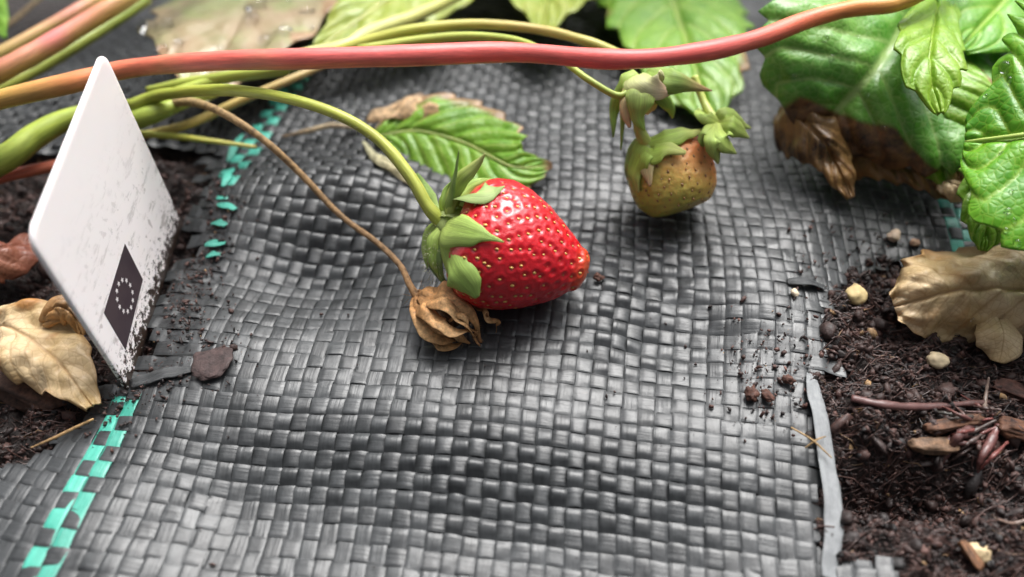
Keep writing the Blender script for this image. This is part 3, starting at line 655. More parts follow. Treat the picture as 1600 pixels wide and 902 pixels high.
# flower calyxes
c1 = thing('faded_flower', P(1000, 140, 1.9), 'faded flower with pale pink tipped sepals hanging just above the unripe berry', 'flower')
v = ICO3[0]*np.array([.28, .26, .30]); own(mesh('flower_core', v*(1+.15*fbm(v[:, 0]*9, v[:, 1]*9, v[:, 2]*9))[:, None]+np.array(P(1002, 150, 1.75)), ICO3[1], MAT['sepal'], None, True, None, {'col': np.tile([[.40, .36, .12]], (len(v), 1))}), c1)
for pts, w_, cl in [([(1000, 118, 2.1), (980, 135, 2.0), (962, 165, 1.7), (958, 215, 1.3)], [.14, .18, .14, .07, .01], [(.42, .56, .12), (.24, .42, .08)]),
                    ([(1000, 118, 2.1), (985, 140, 2.05), (975, 175, 1.7), (970, 235, 1.2)], [.10, .13, .10, .04, .01], [(.46, .58, .14), (.28, .46, .1)]),
                    ([(1000, 115, 2.1), (1010, 125, 2.25), (1030, 135, 2.2), (1050, 142, 2.0)], [.18, .30, .28, .16, .05], [(.50, .56, .20), (.62, .62, .34), (.74, .44, .36)]),
                    ([(1004, 120, 2.1), (1002, 150, 2.15), (1000, 180, 1.9), (1008, 205, 1.6)], [.13, .22, .20, .12, .02], [(.48, .60, .16), (.38, .54, .12)]),
                    ([(1000, 120, 2.1), (988, 150, 2.05), (980, 175, 1.9), (985, 200, 1.7)], [.10, .16, .15, .08, .02], [(.58, .56, .24), (.66, .42, .24)]),
                    ([(1010, 112, 2.1), (1045, 122, 2.2), (1075, 130, 2.1), (1112, 142, 1.9)], [.14, .22, .18, .10, .01], [(.30, .44, .08), (.26, .40, .08), (.4, .2, .1)]),
                    ([(1018, 130, 2.0), (1035, 150, 1.9), (1048, 168, 1.7), (1052, 185, 1.5)], [.10, .14, .12, .07, .02], [(.28, .42, .08), (.2, .34, .06)])]:
    ribbon('sepal', [P(*p) for p in pts], w_, cl, 'sepal', parent=c1, cup=.35, up=(0, -.5, .8))
tube('stem', [P(560, 78, 1.9), P(700, 58, 2.1), P(800, 62, 2.2), P(870, 90, 2.2), P(920, 125, 2.15), P(968, 150, 2.0), P(995, 128, 2.1)], [.08, .07, .055, .05, .05, .07], [(.42, .46, .08), (.38, .46, .07), (.32, .42, .07)], 'stem', c1)
c2 = thing('small_calyx', P(1125, 205, 1.4), 'small bright green star shaped calyx touching the right of the unripe berry', 'flower')
v = ICO3[0]*.17; own(mesh('flower_core', v+np.array(P(1122, 195, 1.4)), ICO3[1], MAT['sepal'], None, True, None, {'col': np.tile([[.46, .50, .12]], (len(v), 1))}), c2)
for a, b, w_ in [((1100, 180), (1092, 168), .12), ((1140, 182), (1172, 200), .18), ((1145, 195), (1172, 215), .16), ((1130, 215), (1150, 240), .18), ((1118, 220), (1122, 256), .16), ((1105, 212), (1098, 228), .12)]:
    q0 = P(1122, 193, 1.5); q1 = P(*a, 1.6); q2 = P(*b, 1.2)
    ribbon('sepal', [q0, q1, q2], [w_*.7, w_, w_*.9, .015], [(.46, .54, .12), (.36, .50, .10), (.42, .50, .14)], 'sepal', parent=c2, cup=.3, up=(0, -.5, .8))
tube('stem', [P(1120, 192, 1.45), P(1105, 170, 1.5), P(1096, 150, 1.6), P(1085, 120, 1.8)], [.08, .06, .06], [(.42, .48, .1)]*2, 'stem', c2)
# dried flower
dr = thing('dried_flower', P(690, 500, .1), 'dried brown flower head on a thin wilted stalk below the ripe strawberry', 'dried flower')
c_in = np.array(P(692, 494, .28)); v = ICO3[0]
ang = -.62; ca, sa = math.cos(ang), math.sin(ang)
vv = v*np.array([.26, .17, .17]); vv = np.c_[vv[:, 0]*ca-vv[:, 1]*sa, vv[:, 0]*sa+vv[:, 1]*ca, vv[:, 2]]
hairs([P(650, 460, .4), P(690, 490, .5), P(735, 520, .3)], 200, .10, dr, (.30, .17, .08), .20)
own(mesh('flower_core', vv*(1+.35*fbm(v[:, 0]*4, v[:, 1]*4, v[:, 2]*4))[:, None]+c_in, ICO3[1], MAT['dry'], None, True, None, {'col': np.tile([[.10, .05, .02]], (len(v), 1))}), dr)
DC = [(.26, .12, .04), (.50, .26, .10), (.68, .42, .20), (.46, .24, .09), (.22, .10, .035)]
for pts, w_ in [([(650, 456, .35), (668, 452, .60), (700, 458, .66), (728, 482, .55), (744, 508, .38), (752, 536, .12)], [.04, .12, .15, .11, .05, .015]),
                ([(650, 460, .40), (668, 468, .66), (700, 478, .74), (728, 500, .60), (742, 518, .34), (738, 530, .2)], [.05, .10, .12, .09, .05, .01]),
                ([(650, 462, .35), (660, 482, .58), (690, 502, .62), (716, 515, .46), (742, 522, .25), (750, 541, .08)], [.05, .11, .13, .10, .04, .012]),
                ([(650, 464, .30), (652, 488, .42), (668, 512, .42), (692, 530, .28), (712, 533, .12)], [.05, .11, .13, .09, .02]),
                ([(650, 460, .3), (655, 498, .30), (680, 528, .25), (706, 538, .14), (722, 532, .1)], [.04, .10, .11, .07, .02]),
                ([(655, 456, .4), (690, 455, .50), (725, 463, .46), (750, 476, .36), (764, 494, .30)], [.03, .05, .045, .035, .012]),
                ([(735, 468, .32), (756, 482, .38), (764, 496, .30), (778, 504, .20), (772, 520, .06)], [.02, .04, .05, .03, .01]),
                ([(700, 500, .55), (716, 494, .6), (735, 505, .5), (745, 520, .3)], [.03, .07, .05, .01]),
                ([(668, 500, .5), (690, 518, .45), (715, 526, .3), (730, 538, .1)], [.03, .06, .05, .01])]:
    ribbon('dried_sepal', [P(*p) for p in pts], w_, DC, 'dry', parent=dr, cup=.35, wrinkle=.11, thick=.010, nu=40, nv=13, twist=rng.uniform(-1.0, 1.0))
tube('stem', [P(262, 162, 1.2), P(300, 160, 1.4), P(345, 175, 1.45), P(410, 217, 1.2), P(470, 272, .8), P(530, 335, .6), P(590, 380, .55), P(625, 415, .5), P(640, 445, .45), P(652, 465, .38)],
     [.075, .07, .06, .055, .05, .045, .045, .05, .06], [(.42, .30, .14), (.34, .22, .10), (.30, .18, .08), (.26, .15, .07), (.32, .17, .07)], 'dry', dr, 9)
# ------------------------------------------------------------------ plant tag
Bp, Cp = P(203, 606, -.02), P(286, 350, -.05)
yv = (Cp-Bp).normalized()
# the tag leans up and to the left out of the soil edge B-C
best = None
for a in np.linspace(.2, 1.5, 120):
    d = Vector((-math.cos(a), 0, math.sin(a))); d = (d-yv*d.dot(yv)).normalized()
    nrm = d.cross(yv).normalized(); r = ray(46, 372); t = (Bp-CAM).dot(nrm)/r.dot(nrm); Ap = CAM+r*t; e = (Ap-Bp).normalized().dot(yv)
    if best is None or abs(e) < best[0]: best = (abs(e), a, nrm)
print('tag', best[:2]); TN = best[2]
if TN.dot(CAM-Bp) < 0: TN = -TN
def on_tag(px, py, off=0): r = ray(px, py); t = (Bp-CAM).dot(TN)/r.dot(TN); return CAM+r*t+TN*off
tagroot = thing('plant_tag', Bp, 'white pointed plastic plant tag with a dark starred emblem standing at the left', 'plant tag')
corners = [((163, 78), .16), ((286, 350), .06), ((203, 612), .05), ((46, 372), .28)]
e1 = (on_tag(203, 606)-on_tag(46, 372)).normalized(); e2 = TN.cross(e1)
def rounded(cs):
    out = []
    P3 = [on_tag(*c[0]) for c in cs]
    for i, ((_, r)) in enumerate(cs):
        p, a, b = P3[i], P3[i-1], P3[(i+1) % len(cs)]; da = (a-p).normalized(); db = (b-p).normalized(); half = math.acos(max(-1, min(1, da.dot(db))))/2
        d = r/math.tan(half); c = p+(da+db).normalized()*(r/math.sin(half)); va = (p+da*d-c).normalized(); vb = (p+db*d-c).normalized(); w_ = va.angle(vb)
        for k in range(9):
            f_ = k/8; out.append(c+(va*math.sin((1-f_)*w_)+vb*math.sin(f_*w_))/math.sin(w_)*r)
    return out
ol = rounded(corners); n = len(ol); cen = sum(ol, Vector())/n; TH = .07
rings = []
for off, ins in ((-.0, .022), (-.007, .007), (-.022, 0), (-TH+.02, 0), (-TH+.005, .008), (-TH, .022)):
    rings.append([list(p+(cen-p).normalized()*ins+TN*off) for p in ol])
V = np.array(rings).reshape(-1, 3); F_l = [[i*n+j, i*n+(j+1) % n, (i+1)*n+(j+1) % n, (i+1)*n+j] for i in range(5) for j in range(n)]+[list(range(n))[::-1], [5*n+j for j in range(n)]]
m = M('white_tag_plastic')
co = m.coord('Object')
sm = m.ramp(m.noise(3.2, m.coord('Object', (1.5, .8, .9)), 7, .72, dist=.3), (.57, 0), (.64, .75))
stk = m.ramp(m.noise(1, m.coord('Object', (9, 1.8, 9), (0, .2, .25)), 5, .7), (.56, 0), (.62, .9))
sm = m.math('MAXIMUM', sm, stk)
sp1 = m.ramp(m.noise(7, None, 3, .5), (.64, 0), (.67, .9))
edge = m.attr('dirt', 'Fac')
dm = m.math('MULTIPLY', m.math('MAXIMUM', sm, sp1), edge)
hard = m.ramp(m.math('ADD', m.math('MULTIPLY', edge, 1.0), m.math('MULTIPLY', m.noise(12, None, 6, .75), .9)), (1.36, 0), (1.42, 1))
base = m.mix(m.math('MULTIPLY', dm, .75), m.mix(m.noise(1.2), (.88, .82, .82), (.92, .87, .87)), (.10, .07, .06))
hard2 = m.math('GREATER_THAN', m.math('ADD', edge, m.math('MULTIPLY', m.noise(10, None, 6, .75), .9)), 1.30)
base = m.mix(hard2, base, (.035, .022, .016))
m.color(base); m.set(rough=.42, sss=.08, sscale=.05); m.bump(m.noise(25), .002, .4)
MAT['tagm'] = m.m
# front face is subdivided so the dirt can hug the edge that stands in the soil
nn = 46; rowsV = []; 
def seg_d(p, a, b):
    ab = b-a; t = max(0, min(1, (p-a).dot(ab)/ab.length_squared)); return (p-(a+ab*t)).length
def dirt_at(p):
    d = seg_d(p, on_tag(203, 606), on_tag(286, 350)); h = (p-on_tag(163, 78)).length
    return max(0, max(1.02-d*.95, .95-.38*d))*(1 if h > 1.5 else max(0, (h-.5)/1.0))
inner = np.array(rings[0]); cn = np.array(cen)
Vf = [cn+(p-cn)*k/24 for k in range(1, 25) for p in inner]+[cn]
Ff = [[(k)*n+j, (k)*n+(j+1) % n, (k+1)*n+(j+1) % n, (k+1)*n+j] for k in range(23) for j in range(n)]+[[24*n, (j+1) % n, j] for j in range(n)]
off = len(V); F2 = F_l[:-2]+[F_l[-1]]+[[i+off for i in f_] for f_ in Ff]
V = np.vstack([V, np.array(Vf)]); dirt = np.array([dirt_at(Vector(p)) for p in V])
body = own(mesh('tag_plate', V, F2, MAT['tagm'], None, False, None, {'dirt': dirt}), tagroot)
import bmesh
b_ = bmesh.new(); b_.from_mesh(body.data); bmesh.ops.remove_doubles(b_, verts=b_.verts, dist=1e-4); bmesh.ops.recalc_face_normals(b_, faces=b_.faces); b_.to_mesh(body.data); b_.free()
body.data.polygons.foreach_set('use_smooth', np.ones(len(body.data.polygons), bool)); body.data.set_sharp_from_angle(angle=math.radians(50))
m = M('dark_print'); m.color(m.mix(m.ramp(m.noise(2), (.4, 0), (.6, 1)), (.040, .024, .032), (.055, .036, .042))); m.set(rough=.45); MAT['print'] = m.m
m = M('white_print'); m.color((.7, .66, .66)); m.set(rough=.5); MAT['wprint'] = m.m
ec = [on_tag(195, 381), on_tag(223, 437), on_tag(196, 547), on_tag(162, 489)]
em = own(mesh('emblem_panel', [list(p+TN*.004) for p in ec]+[list(p-TN*.004) for p in ec], [[0, 1, 2, 3], [7, 6, 5, 4], [0, 4, 5, 1], [1, 5, 6, 2], [2, 6, 7, 3], [3, 7, 4, 0]], MAT['print'], None, False), tagroot)
em['label'] = 'dark rectangular emblem printed with a ring of small white stars'
ecn = sum(ec, Vector())/4; ex = (ec[1]-ec[0]); ey = (ec[3]-ec[0]); exn = ex.normalized(); eyn = TN.cross(exn); rad_ = min(ex.length, ey.length)*.33
for k in range(12):
    a = k/12*2*PI; c0 = ecn+(exn*math.cos(a)+eyn*math.sin(a))*rad_
    pts = [c0+(exn*math.cos(b2)+eyn*math.sin(b2))*(.042 if q % 2 == 0 else .019)+TN*.0075 for q in range(10) for b2 in [q/10*2*PI+PI/2]]
    o = mesh('star', [list(p) for p in pts]+[list(p-TN*.003) for p in pts], [list(range(10))]+[[q, (q+1) % 10, 10+(q+1) % 10, 10+q] for q in range(10)], MAT['wprint'], None, False)
    o.parent = em; o.matrix_parent_inverse = (tagroot.matrix_basis@em.matrix_parent_inverse).inverted()
# ------------------------------------------------------------------ leaves
MAT['leaf_green'] = leaf_mat('green_leaf', (.11, .30, .01), (.23, .44, .03), (.46, .56, .14), (.16, .09, .03), (.50, .30, .15), tr=.22)
MAT['leaf_bright'] = leaf_mat('bright_wet_leaf', (.09, .34, .01), (.20, .50, .02), (.48, .64, .08), (.16, .08, .03), (.42, .22, .10), tr=.28, gloss=.4, coat=.3)
MAT['leaf_big'] = leaf_mat('fresh_wet_leaf', (.09, .31, .03), (.22, .48, .08), (.52, .66, .25), (.035, .018, .010), (.30, .15, .06), tr=.25, gloss=.4, coat=.3)
MAT['leaf_lime'] = leaf_mat('lime_young_leaf', (.20, .42, .02), (.32, .52, .04), (.42, .56, .08), tr=.3)
MAT['leaf_yellow'] = leaf_mat('yellowing_leaf', (.28, .38, .03), (.42, .46, .07), (.52, .54, .16), tr=.25)
MAT['leaf_pale'] = leaf_mat('pale_faded_leaf', (.34, .30, .15), (.44, .32, .20), (.46, .35, .22), tr=.2, patch=(.36, .38, .16), coat=.5)
MAT['leaf_tan'] = leaf_mat('tan_dead_leaf', (.62, .44, .20), (.84, .66, .42), (.42, .24, .10), (.20, .09, .03), (.55, .25, .06), tr=.25, gloss=.55, coat=.2)
MAT['leaf_brown'] = leaf_mat('brown_rotting_leaf', (.03, .015, .008), (.46, .25, .09), (.50, .28, .10), (.03, .015, .008), (.50, .28, .12), tr=.1, gloss=.45, coat=.3)
MAT['leaf_red'] = leaf_mat('reddish_dead_leaf', (.16, .04, .025), (.24, .09, .05), (.28, .12, .07), tr=.15, gloss=.5)
m = M('water'); m.color((1, 1, 1)); m.set(rough=.0, trans=1, ior=1.33); MAT['water'] = m.m
def drops(root, blade, spots, group=None):
    bvh = bvh_of(blade)
    for px, py, r in spots:
        h_ = hit(px, py, bvh)
        if not h_: continue
        p, nr = h_; r_ = r/ppc(p); v, f = ICO3; d = v.copy(); d[:, 2] = np.where(d[:, 2] > 0, d[:, 2]*.8, d[:, 2]*.12); d *= r_*np.array([1, random.uniform(.7, 1), 1])
        q = nr.to_track_quat('Z', 'Y').to_matrix() @ Matrix.Rotation(random.random()*6, 3, 'Z'); d = d@np.array(q).T
        own(mesh('water_drop', d+np.array(p), f, MAT['water']), root)
def edge_brown(lo, hi, amp=.35, f=1.6, side=0):
    def fn(s, t, p):
        e = np.abs(t) if side == 0 else t*side
        e = np.maximum(e, smooth(.9, 1, s)) if side == 0 else e
        return smooth(lo, hi, e+amp*vnoise(p[..., 0]*f, p[..., 1]*f, p[..., 2]*f))
    return fn
# leaf behind the ripe berry: green with tan dead upper edge
def br1(s, t, p):
    return np.maximum(smooth(.62, .80, -t+.12*vnoise(p[..., 0]*3, p[..., 1]*3)-.8*np.maximum(s-.25, 0)), smooth(.93, .99, np.maximum(np.abs(t), s)+.04*vnoise(p[..., 0]*5, p[..., 1]*5)))
r, b, c, u = leaf('strawberry_leaf', 'green leaf with a tan dried upper edge lying behind the ripe strawberry', [P(585, 215, .18), P(650, 205, .30), P(730, 225, .38), P(800, 260, .42), P(862, 258, .22)],
     [.15, .62, .86, .92, .80, .58, .30, .05], 'leaf_green', n=10, brown=br1, quilt=.05, curl=.28, crumple=.07, seed=3.0, asym=(1.0, 1.0), teeth=.16)
midrib(r, c, u, .035, .012, [(.34, .42, .12)]*2, -.005)
ribbon('dead_edge', [P(572, 188, .3), P(615, 168, .5), P(655, 160, .6), P(695, 168, .55), P(740, 182, .38)], [.08, .26, .34, .26, .05], [(.55, .38, .22), (.48, .30, .15)], 'dry', parent=r, wrinkle=.12, cup=.4)
# small pale dead leaf bit below the stalk
o = recentre(ribbon('dried_stipule', [P(568, 222, .12), P(590, 245, .18), P(620, 262, .16), P(655, 295, .08)], [.03, .10, .11, .03], [(.5, .48, .3), (.42, .36, .2)], 'dry', cup=.4, wrinkle=.06))
tag(o, 'small pale dried leaf scrap beneath the curved green berry stalk', 'leaf scrap')
o = recentre(tube('dried_tendril', [P(440, 214, .12), P(480, 205, .25), P(520, 196, .25), P(556, 200, .12)], [.02, .045, .05, .03], [(.30, .20, .12), (.42, .33, .2), (.5, .4, .28)], 'dry'))
tag(o, 'short thin tan dried stalk on the mat left of the green leaf', 'dried stalk')
# pale faded leaf with drops
r, b, c, u = leaf('faded_leaf', 'pale tan faded leaf with water drops at the top left', [P(500, -150, 1.2), P(440, -60, 1.3), P(370, 40, 1.25), P(308, 165, .9)],
     [.6, 1.5, 2.0, 2.1, 1.9, 1.5, .8, .1], 'leaf_pale', n=8, quilt=.04, curl=.10, crumple=.08, brown=edge_brown(.97, 1.1), teeth=.10, seed=9)
drops(r, b, [(232, 46, 17), (262, 38, 11), (255, 78, 11), (280, 68, 10), (400, 12, 18), (395, 32, 13), (415, 66, 15), (445, 50, 13), (480, 20, 12), (428, 55, 7), (345, 75, 5), (460, 70, 7), (450, 5, 8), (320, 20, 5), (300, 95, 5), (488, 45, 6)])
# yellow green leaves at the top
r, b, c, u = leaf('yellowing_leaf', 'yellow green leaf edge hanging between the faded leaf and the gap at the top', [P(760, -160, 1.6), P(680, -60, 1.6), P(590, 10, 1.4), P(492, 80, 1.0)], [.5, 1.2, 1.35, 1.3, 1.05, .7, .4, .08], 'leaf_yellow', n=8, curl=.15, seed=12)
midrib(r, c, u, .06, .03, [(.5, .52, .2)]*2)
r, b, c, u = leaf('yellowing_leaf', 'pale yellow green leaf tip at the top middle above the paired stalks', [P(850, -200, 1.6), P(855, -100, 1.6), P(855, -20, 1.4), P(850, 52, 1.1)], [.5, 1.3, 1.5, 1.45, 1.3, 1.0, .5, .08], 'leaf_yellow', n=8, curl=.15, seed=22, teeth=.2)
r, b, c, u = leaf('strawberry_leaf', 'green leaf pointing down behind the pink runner above the unripe berry', [P(1010, -160, .9), P(1040, -40, 1.0), P(1075, 70, .8), P(1115, 195, .3)], [.7, 1.3, 1.55, 1.5, 1.35, 1.1, .75, .08], 'leaf_green', n=9, curl=.2, seed=31, teeth=.16, brown=edge_brown(1.1, 1.3, .4))
# big leaf at right with rotten brown margin
def dr5(s, t): return -.5*smooth(.2, 1, t)*smooth(.0, .6, s)
def br5(s, t, p):           # the rotten margin runs along the lower rim of the blade
    q = p-np.array(CAM); dz = q@np.array(F_); x_ = 800+FPX*(q@np.array(R_))/dz; y_ = 451-FPX*(q@np.array(U_))/dz
    ln = np.interp(x_, [1150, 1180, 1215, 1250, 1300, 1400, 1450, 1530], [240, 215, 172, 150, 172, 205, 255, 300])
    return smooth(-4, 4, y_-ln+10*vnoise(p[..., 0]*2.2, p[..., 1]*2.2, p[..., 2]*2.2))
r, b, c, u = leaf('strawberry_leaf', 'large wet green leaf with a rotten brown lower margin at the upper right', [P(1500, -110, 1.9), P(1440, -10, 2.1), P(1380, 90, 1.9), P(1320, 160, 1.4), P(1270, 215, .7)], [.8, 1.7, 2.1, 2.2, 2.05, 1.8, 1.3, .25], 'leaf_big', n=9, curl=.12, seed=41, teeth=.08, brown=br5, crumple=.12, quilt=.06, N=(.05, -.5, .86))
bl5 = b
drops(r, b, [(1240, 120, 5), (1300, 90, 6), (1355, 150, 5), (1262, 165, 4), (1290, 60, 5), (1340, 60, 5), (1380, 200, 6)])
r, b, c, u = leaf('strawberry_leaf', 'dark green drooping leaf fold below the small bright leaflet at the right', [P(1440, 40, 1.6), P(1450, 110, 1.7), P(1470, 200, 1.3), P(1510, 305, .5)], [.4, .9, 1.05, 1.0, .8, .5, .1], 'leaf_green', n=8, curl=.3, seed=44, teeth=.08, brown=lambda s, t, p: smooth(.86, .95, np.maximum(s, -t)+.06*vnoise(p[..., 0]*3, p[..., 1]*3)), N=(-.2, -.4, .9))
drops(r, b, [(1390, 170, 6), (1400, 200, 6), (1395, 220, 5), (1425, 245, 4)])
# rotten curled leaf piece under it
r, b, c, u = leaf('rotten_leaf', 'crumpled dark brown rotten leaf curling under the large green leaf', [P(1225, 165, .9), P(1265, 205, .8), P(1300, 250, .5), P(1328, 312, .1)], [.25, .55, .55, .42, .3, .22, .06], 'leaf_brown', n=6, curl=.6, crumple=.28, quilt=.06, seed=51, cat='leaf', nu=70, nv=41, N=(-.3, -.5, .7))
r, b, c, u = leaf('rotten_leaf', 'brown rotten leaf strip running to a curled tan tip beside the right turquoise tape', [P(1290, 190, .7), P(1370, 225, .6), P(1440, 262, .5), P(1518, 300, .35)], [.35, .55, .6, .5, .4, .32, .22], 'leaf_brown', n=8, curl=.5, crumple=.25, seed=57, nu=90, nv=41, N=(0, -.6, .7), brown=lambda s, t, p: smooth(.86, .93, s))
r, b, c, u = leaf('rotten_leaf', 'small curled tan brown leaf tip next to the right turquoise tape', [P(1470, 285, .6), P(1490, 290, .7), P(1508, 300, .55), P(1516, 318, .3)], [.12, .2, .22, .16, .05], 'leaf_tan', n=4, curl=.7, crumple=.1, seed=58, nu=40, nv=25)
# foreground leaf at the right border
r, b, c, u = leaf('strawberry_leaf', 'bright green wet leaf reaching in from the right border above the tan dead leaf', [P(1900, 160, 2.6), P(1780, 185, 2.7), P(1680, 200, 2.6), P(1590, 212, 2.4), P(1508, 222, 2.0)], [.8, 1.5, 1.8, 1.95, 1.9, 1.7, 1.3, .3], 'leaf_bright', n=9, curl=.16, seed=61, teeth=.14, quilt=.055, N=(0, -.35, .9))
midrib(r, c, u, .05, .025, [(.42, .55, .12)]*2)
drops(r, b, [(1570, 105, 10), (1578, 125, 6), (1590, 380, 7), (1575, 330, 6), (1585, 345, 5), (1572, 360, 5), (1545, 90, 4), (1565, 240, 4), (1580, 300, 4), (1540, 150, 4)])
r, b, c, u = leaf('strawberry_leaf', 'deep green puckered leaf filling the top right corner', [P(1760, -200, 2.2), P(1680, -110, 2.4), P(1590, -20, 2.3), P(1500, 75, 1.9)], [.8, 1.7, 2.1, 2.1, 1.9, 1.5, 1.0, .15], 'leaf_bright', n=9, curl=.15, seed=71, quilt=.05)
r, b, c, u = leaf('young_leaflet', 'small bright yellow green leaflet in front of the large leaf at the right', [P(1470, -30, 2.2), P(1460, 40, 2.5), P(1455, 100, 2.5), P(1468, 178, 2.2)], [.15, .35, .45, .50, .50, .45, .30, .06], 'leaf_lime', n=5, curl=.2, seed=77, teeth=.25, quilt=.05)
r, b, c, u = leaf('strawberry_leaf', 'dark green lower leaf in the gap beside the tan dead leaf at the right', [P(1640, 220, 1.2), P(1590, 280, 1.2), P(1550, 330, 1.0), P(1535, 392, .7)], [.4, .7, .75, .7, .5, .3, .06], 'leaf_green', n=7, curl=.3, seed=79, teeth=.15)
r, b, c, u = leaf('strawberry_leaf', 'green leaf sliver at the very top left corner', [P(-60, -60, 1.5), P(-20, 0, 1.5), P(8, 60, 1.3)], [.2, .4, .3, .03], 'leaf_green', n=5, seed=80, nu=50, nv=31)
# dead leaves at the left
r, b, c, u = leaf('dead_leaf', 'tan dead leaf with an orange torn hole lying in the soil left of the tag', [P(-40, 500, .2), P(30, 520, .38), P(95, 570, .38), P(150, 640, .1)], [.2, .42, .55, .55, .45, .3, .1], 'leaf_tan', n=6, curl=.5, crumple=.26, quilt=.02, seed=91, teeth=.1, droop=lambda s, t: .10*np.sin(s*13+t*3)*np.abs(t)**2, brown=lambda s, t, p: np.clip(.9*smooth(.1, .7, fbm(p[..., 0]*2+4, p[..., 1]*2))+.4*smooth(.8, 1, np.abs(t)), 0, 1), N=(.2, -.3, .9))
r, b, c, u = leaf('dead_leaf', 'curled orange brown leaf flap just left of the white tag edge', [P(70, 505, .45), P(90, 480, .7), P(112, 490, .65), P(128, 525, .4)], [.1, .2, .22, .15, .05], 'leaf_tan', n=4, curl=.8, crumple=.1, seed=92, nu=40, nv=25, brown=lambda s, t, p: .75+0*s)
r, b, c, u = leaf('dead_leaf', 'dark reddish brown dead leaf at the left border above the tan leaf', [P(-60, 420, .3), P(-20, 405, .4), P(20, 390, .35), P(55, 365, .15)], [.2, .42, .45, .35, .1], 'leaf_red', n=5, curl=.4, crumple=.2, seed=93, nu=60, nv=31)
# tan crumpled dead leaf at right: an arched, folded sheet
r, b, c, u = leaf('dead_leaf', 'thick pale tan crumpled dead leaf lying on dark soil at the right border', [P(1800, 450, .75), P(1690, 450, .80), P(1590, 450, .78), P(1500, 455, .70), P(1440, 468, .60), P(1398, 480, .35)], [.7, .8, .82, .78, .72, .60, .22], 'leaf_tan', n=7, curl=.85, crumple=.30, seed=101, teeth=.12, quilt=.05, thick=.06, fold=.0, droop=lambda s, t: .16*np.sin(s*17+t*2)*np.abs(t)**3+.10*vnoise(s*9, t*4), N=(-.1, -.45, .9), brown=lambda s, t, p: np.clip(.4*smooth(.35, .8, fbm(p[..., 0]*2.2+2, p[..., 1]*2.2, p[..., 2]*2.2))+.5*smooth(.85, 1, np.abs(t)), 0, 1))
r['label'] = 'thick pale tan crumpled dead leaf lying on dark soil at the right border'
o = own(ribbon('folded_lobe', [P(1560, 490, .45), P(1568, 520, .40), P(1566, 548, .22), P(1560, 566, .08)], [.25, .34, .32, .10], [(.50, .38, .19), (.52, .42, .22)], 'leaf_tan', cup=.5, thick=.04, wrinkle=.06), r)
drops(r, b, [(1580, 420, 7), (1560, 428, 6), (1595, 415, 6), (1566, 495, 5), (1590, 432, 5), (1520, 500, 4)])
# ------------------------------------------------------------------ stalks
PINK = (.62, .16, .14); OR = (.66, .30, .12); YGC = (.48, .46, .10)
def stalk(name, label, pts, rad, cols, side=None, mat='stem', cat='stalk', k=14, group=None):
    o = tube(name, [P(*p) for p in pts], rad, cols, mat, None, k, side=side); recentre(o); return tag(o, label, cat, group)
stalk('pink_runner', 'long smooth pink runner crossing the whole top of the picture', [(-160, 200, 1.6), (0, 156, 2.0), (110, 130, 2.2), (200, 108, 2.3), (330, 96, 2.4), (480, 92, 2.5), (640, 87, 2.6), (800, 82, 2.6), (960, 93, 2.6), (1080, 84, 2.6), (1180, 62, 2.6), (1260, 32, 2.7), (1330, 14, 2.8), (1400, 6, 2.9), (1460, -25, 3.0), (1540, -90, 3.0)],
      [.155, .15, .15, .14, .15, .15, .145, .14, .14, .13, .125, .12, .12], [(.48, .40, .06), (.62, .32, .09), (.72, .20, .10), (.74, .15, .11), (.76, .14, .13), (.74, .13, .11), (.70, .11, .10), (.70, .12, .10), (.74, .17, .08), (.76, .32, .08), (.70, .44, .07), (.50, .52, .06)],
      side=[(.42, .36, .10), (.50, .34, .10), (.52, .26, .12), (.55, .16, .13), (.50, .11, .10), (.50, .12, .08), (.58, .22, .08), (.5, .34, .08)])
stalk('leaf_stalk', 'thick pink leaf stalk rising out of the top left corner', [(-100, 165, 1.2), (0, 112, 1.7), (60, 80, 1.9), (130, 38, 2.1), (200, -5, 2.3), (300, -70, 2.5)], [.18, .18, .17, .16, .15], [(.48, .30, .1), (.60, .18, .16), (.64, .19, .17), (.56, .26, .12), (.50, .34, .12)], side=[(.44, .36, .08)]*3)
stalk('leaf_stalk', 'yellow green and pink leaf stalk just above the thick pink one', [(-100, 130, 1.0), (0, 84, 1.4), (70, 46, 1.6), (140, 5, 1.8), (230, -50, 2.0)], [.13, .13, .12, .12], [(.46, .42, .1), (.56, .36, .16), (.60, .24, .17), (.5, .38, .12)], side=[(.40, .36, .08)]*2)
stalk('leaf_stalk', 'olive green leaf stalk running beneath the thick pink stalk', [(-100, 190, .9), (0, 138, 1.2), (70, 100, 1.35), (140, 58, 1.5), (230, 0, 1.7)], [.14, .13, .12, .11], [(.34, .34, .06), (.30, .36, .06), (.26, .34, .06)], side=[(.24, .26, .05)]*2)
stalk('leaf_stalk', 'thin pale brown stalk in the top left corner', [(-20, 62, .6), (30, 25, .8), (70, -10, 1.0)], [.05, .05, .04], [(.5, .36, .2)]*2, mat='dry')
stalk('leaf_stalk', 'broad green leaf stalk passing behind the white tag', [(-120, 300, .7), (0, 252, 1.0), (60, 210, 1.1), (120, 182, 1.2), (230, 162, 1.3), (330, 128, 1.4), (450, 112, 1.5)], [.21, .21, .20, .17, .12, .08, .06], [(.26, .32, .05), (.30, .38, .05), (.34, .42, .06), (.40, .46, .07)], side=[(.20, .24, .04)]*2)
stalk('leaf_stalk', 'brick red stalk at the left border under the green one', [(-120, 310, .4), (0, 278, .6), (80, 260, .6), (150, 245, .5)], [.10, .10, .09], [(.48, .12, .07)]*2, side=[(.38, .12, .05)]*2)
stalk('leaf_stalk', 'thin yellow green stalk crossing over the turquoise tape', [(200, 208, .8), (250, 211, .75), (320, 219, .6), (400, 230, .35)], [.06, .06, .05, .03], [(.46, .46, .08), (.44, .46, .07), (.50, .45, .12)])
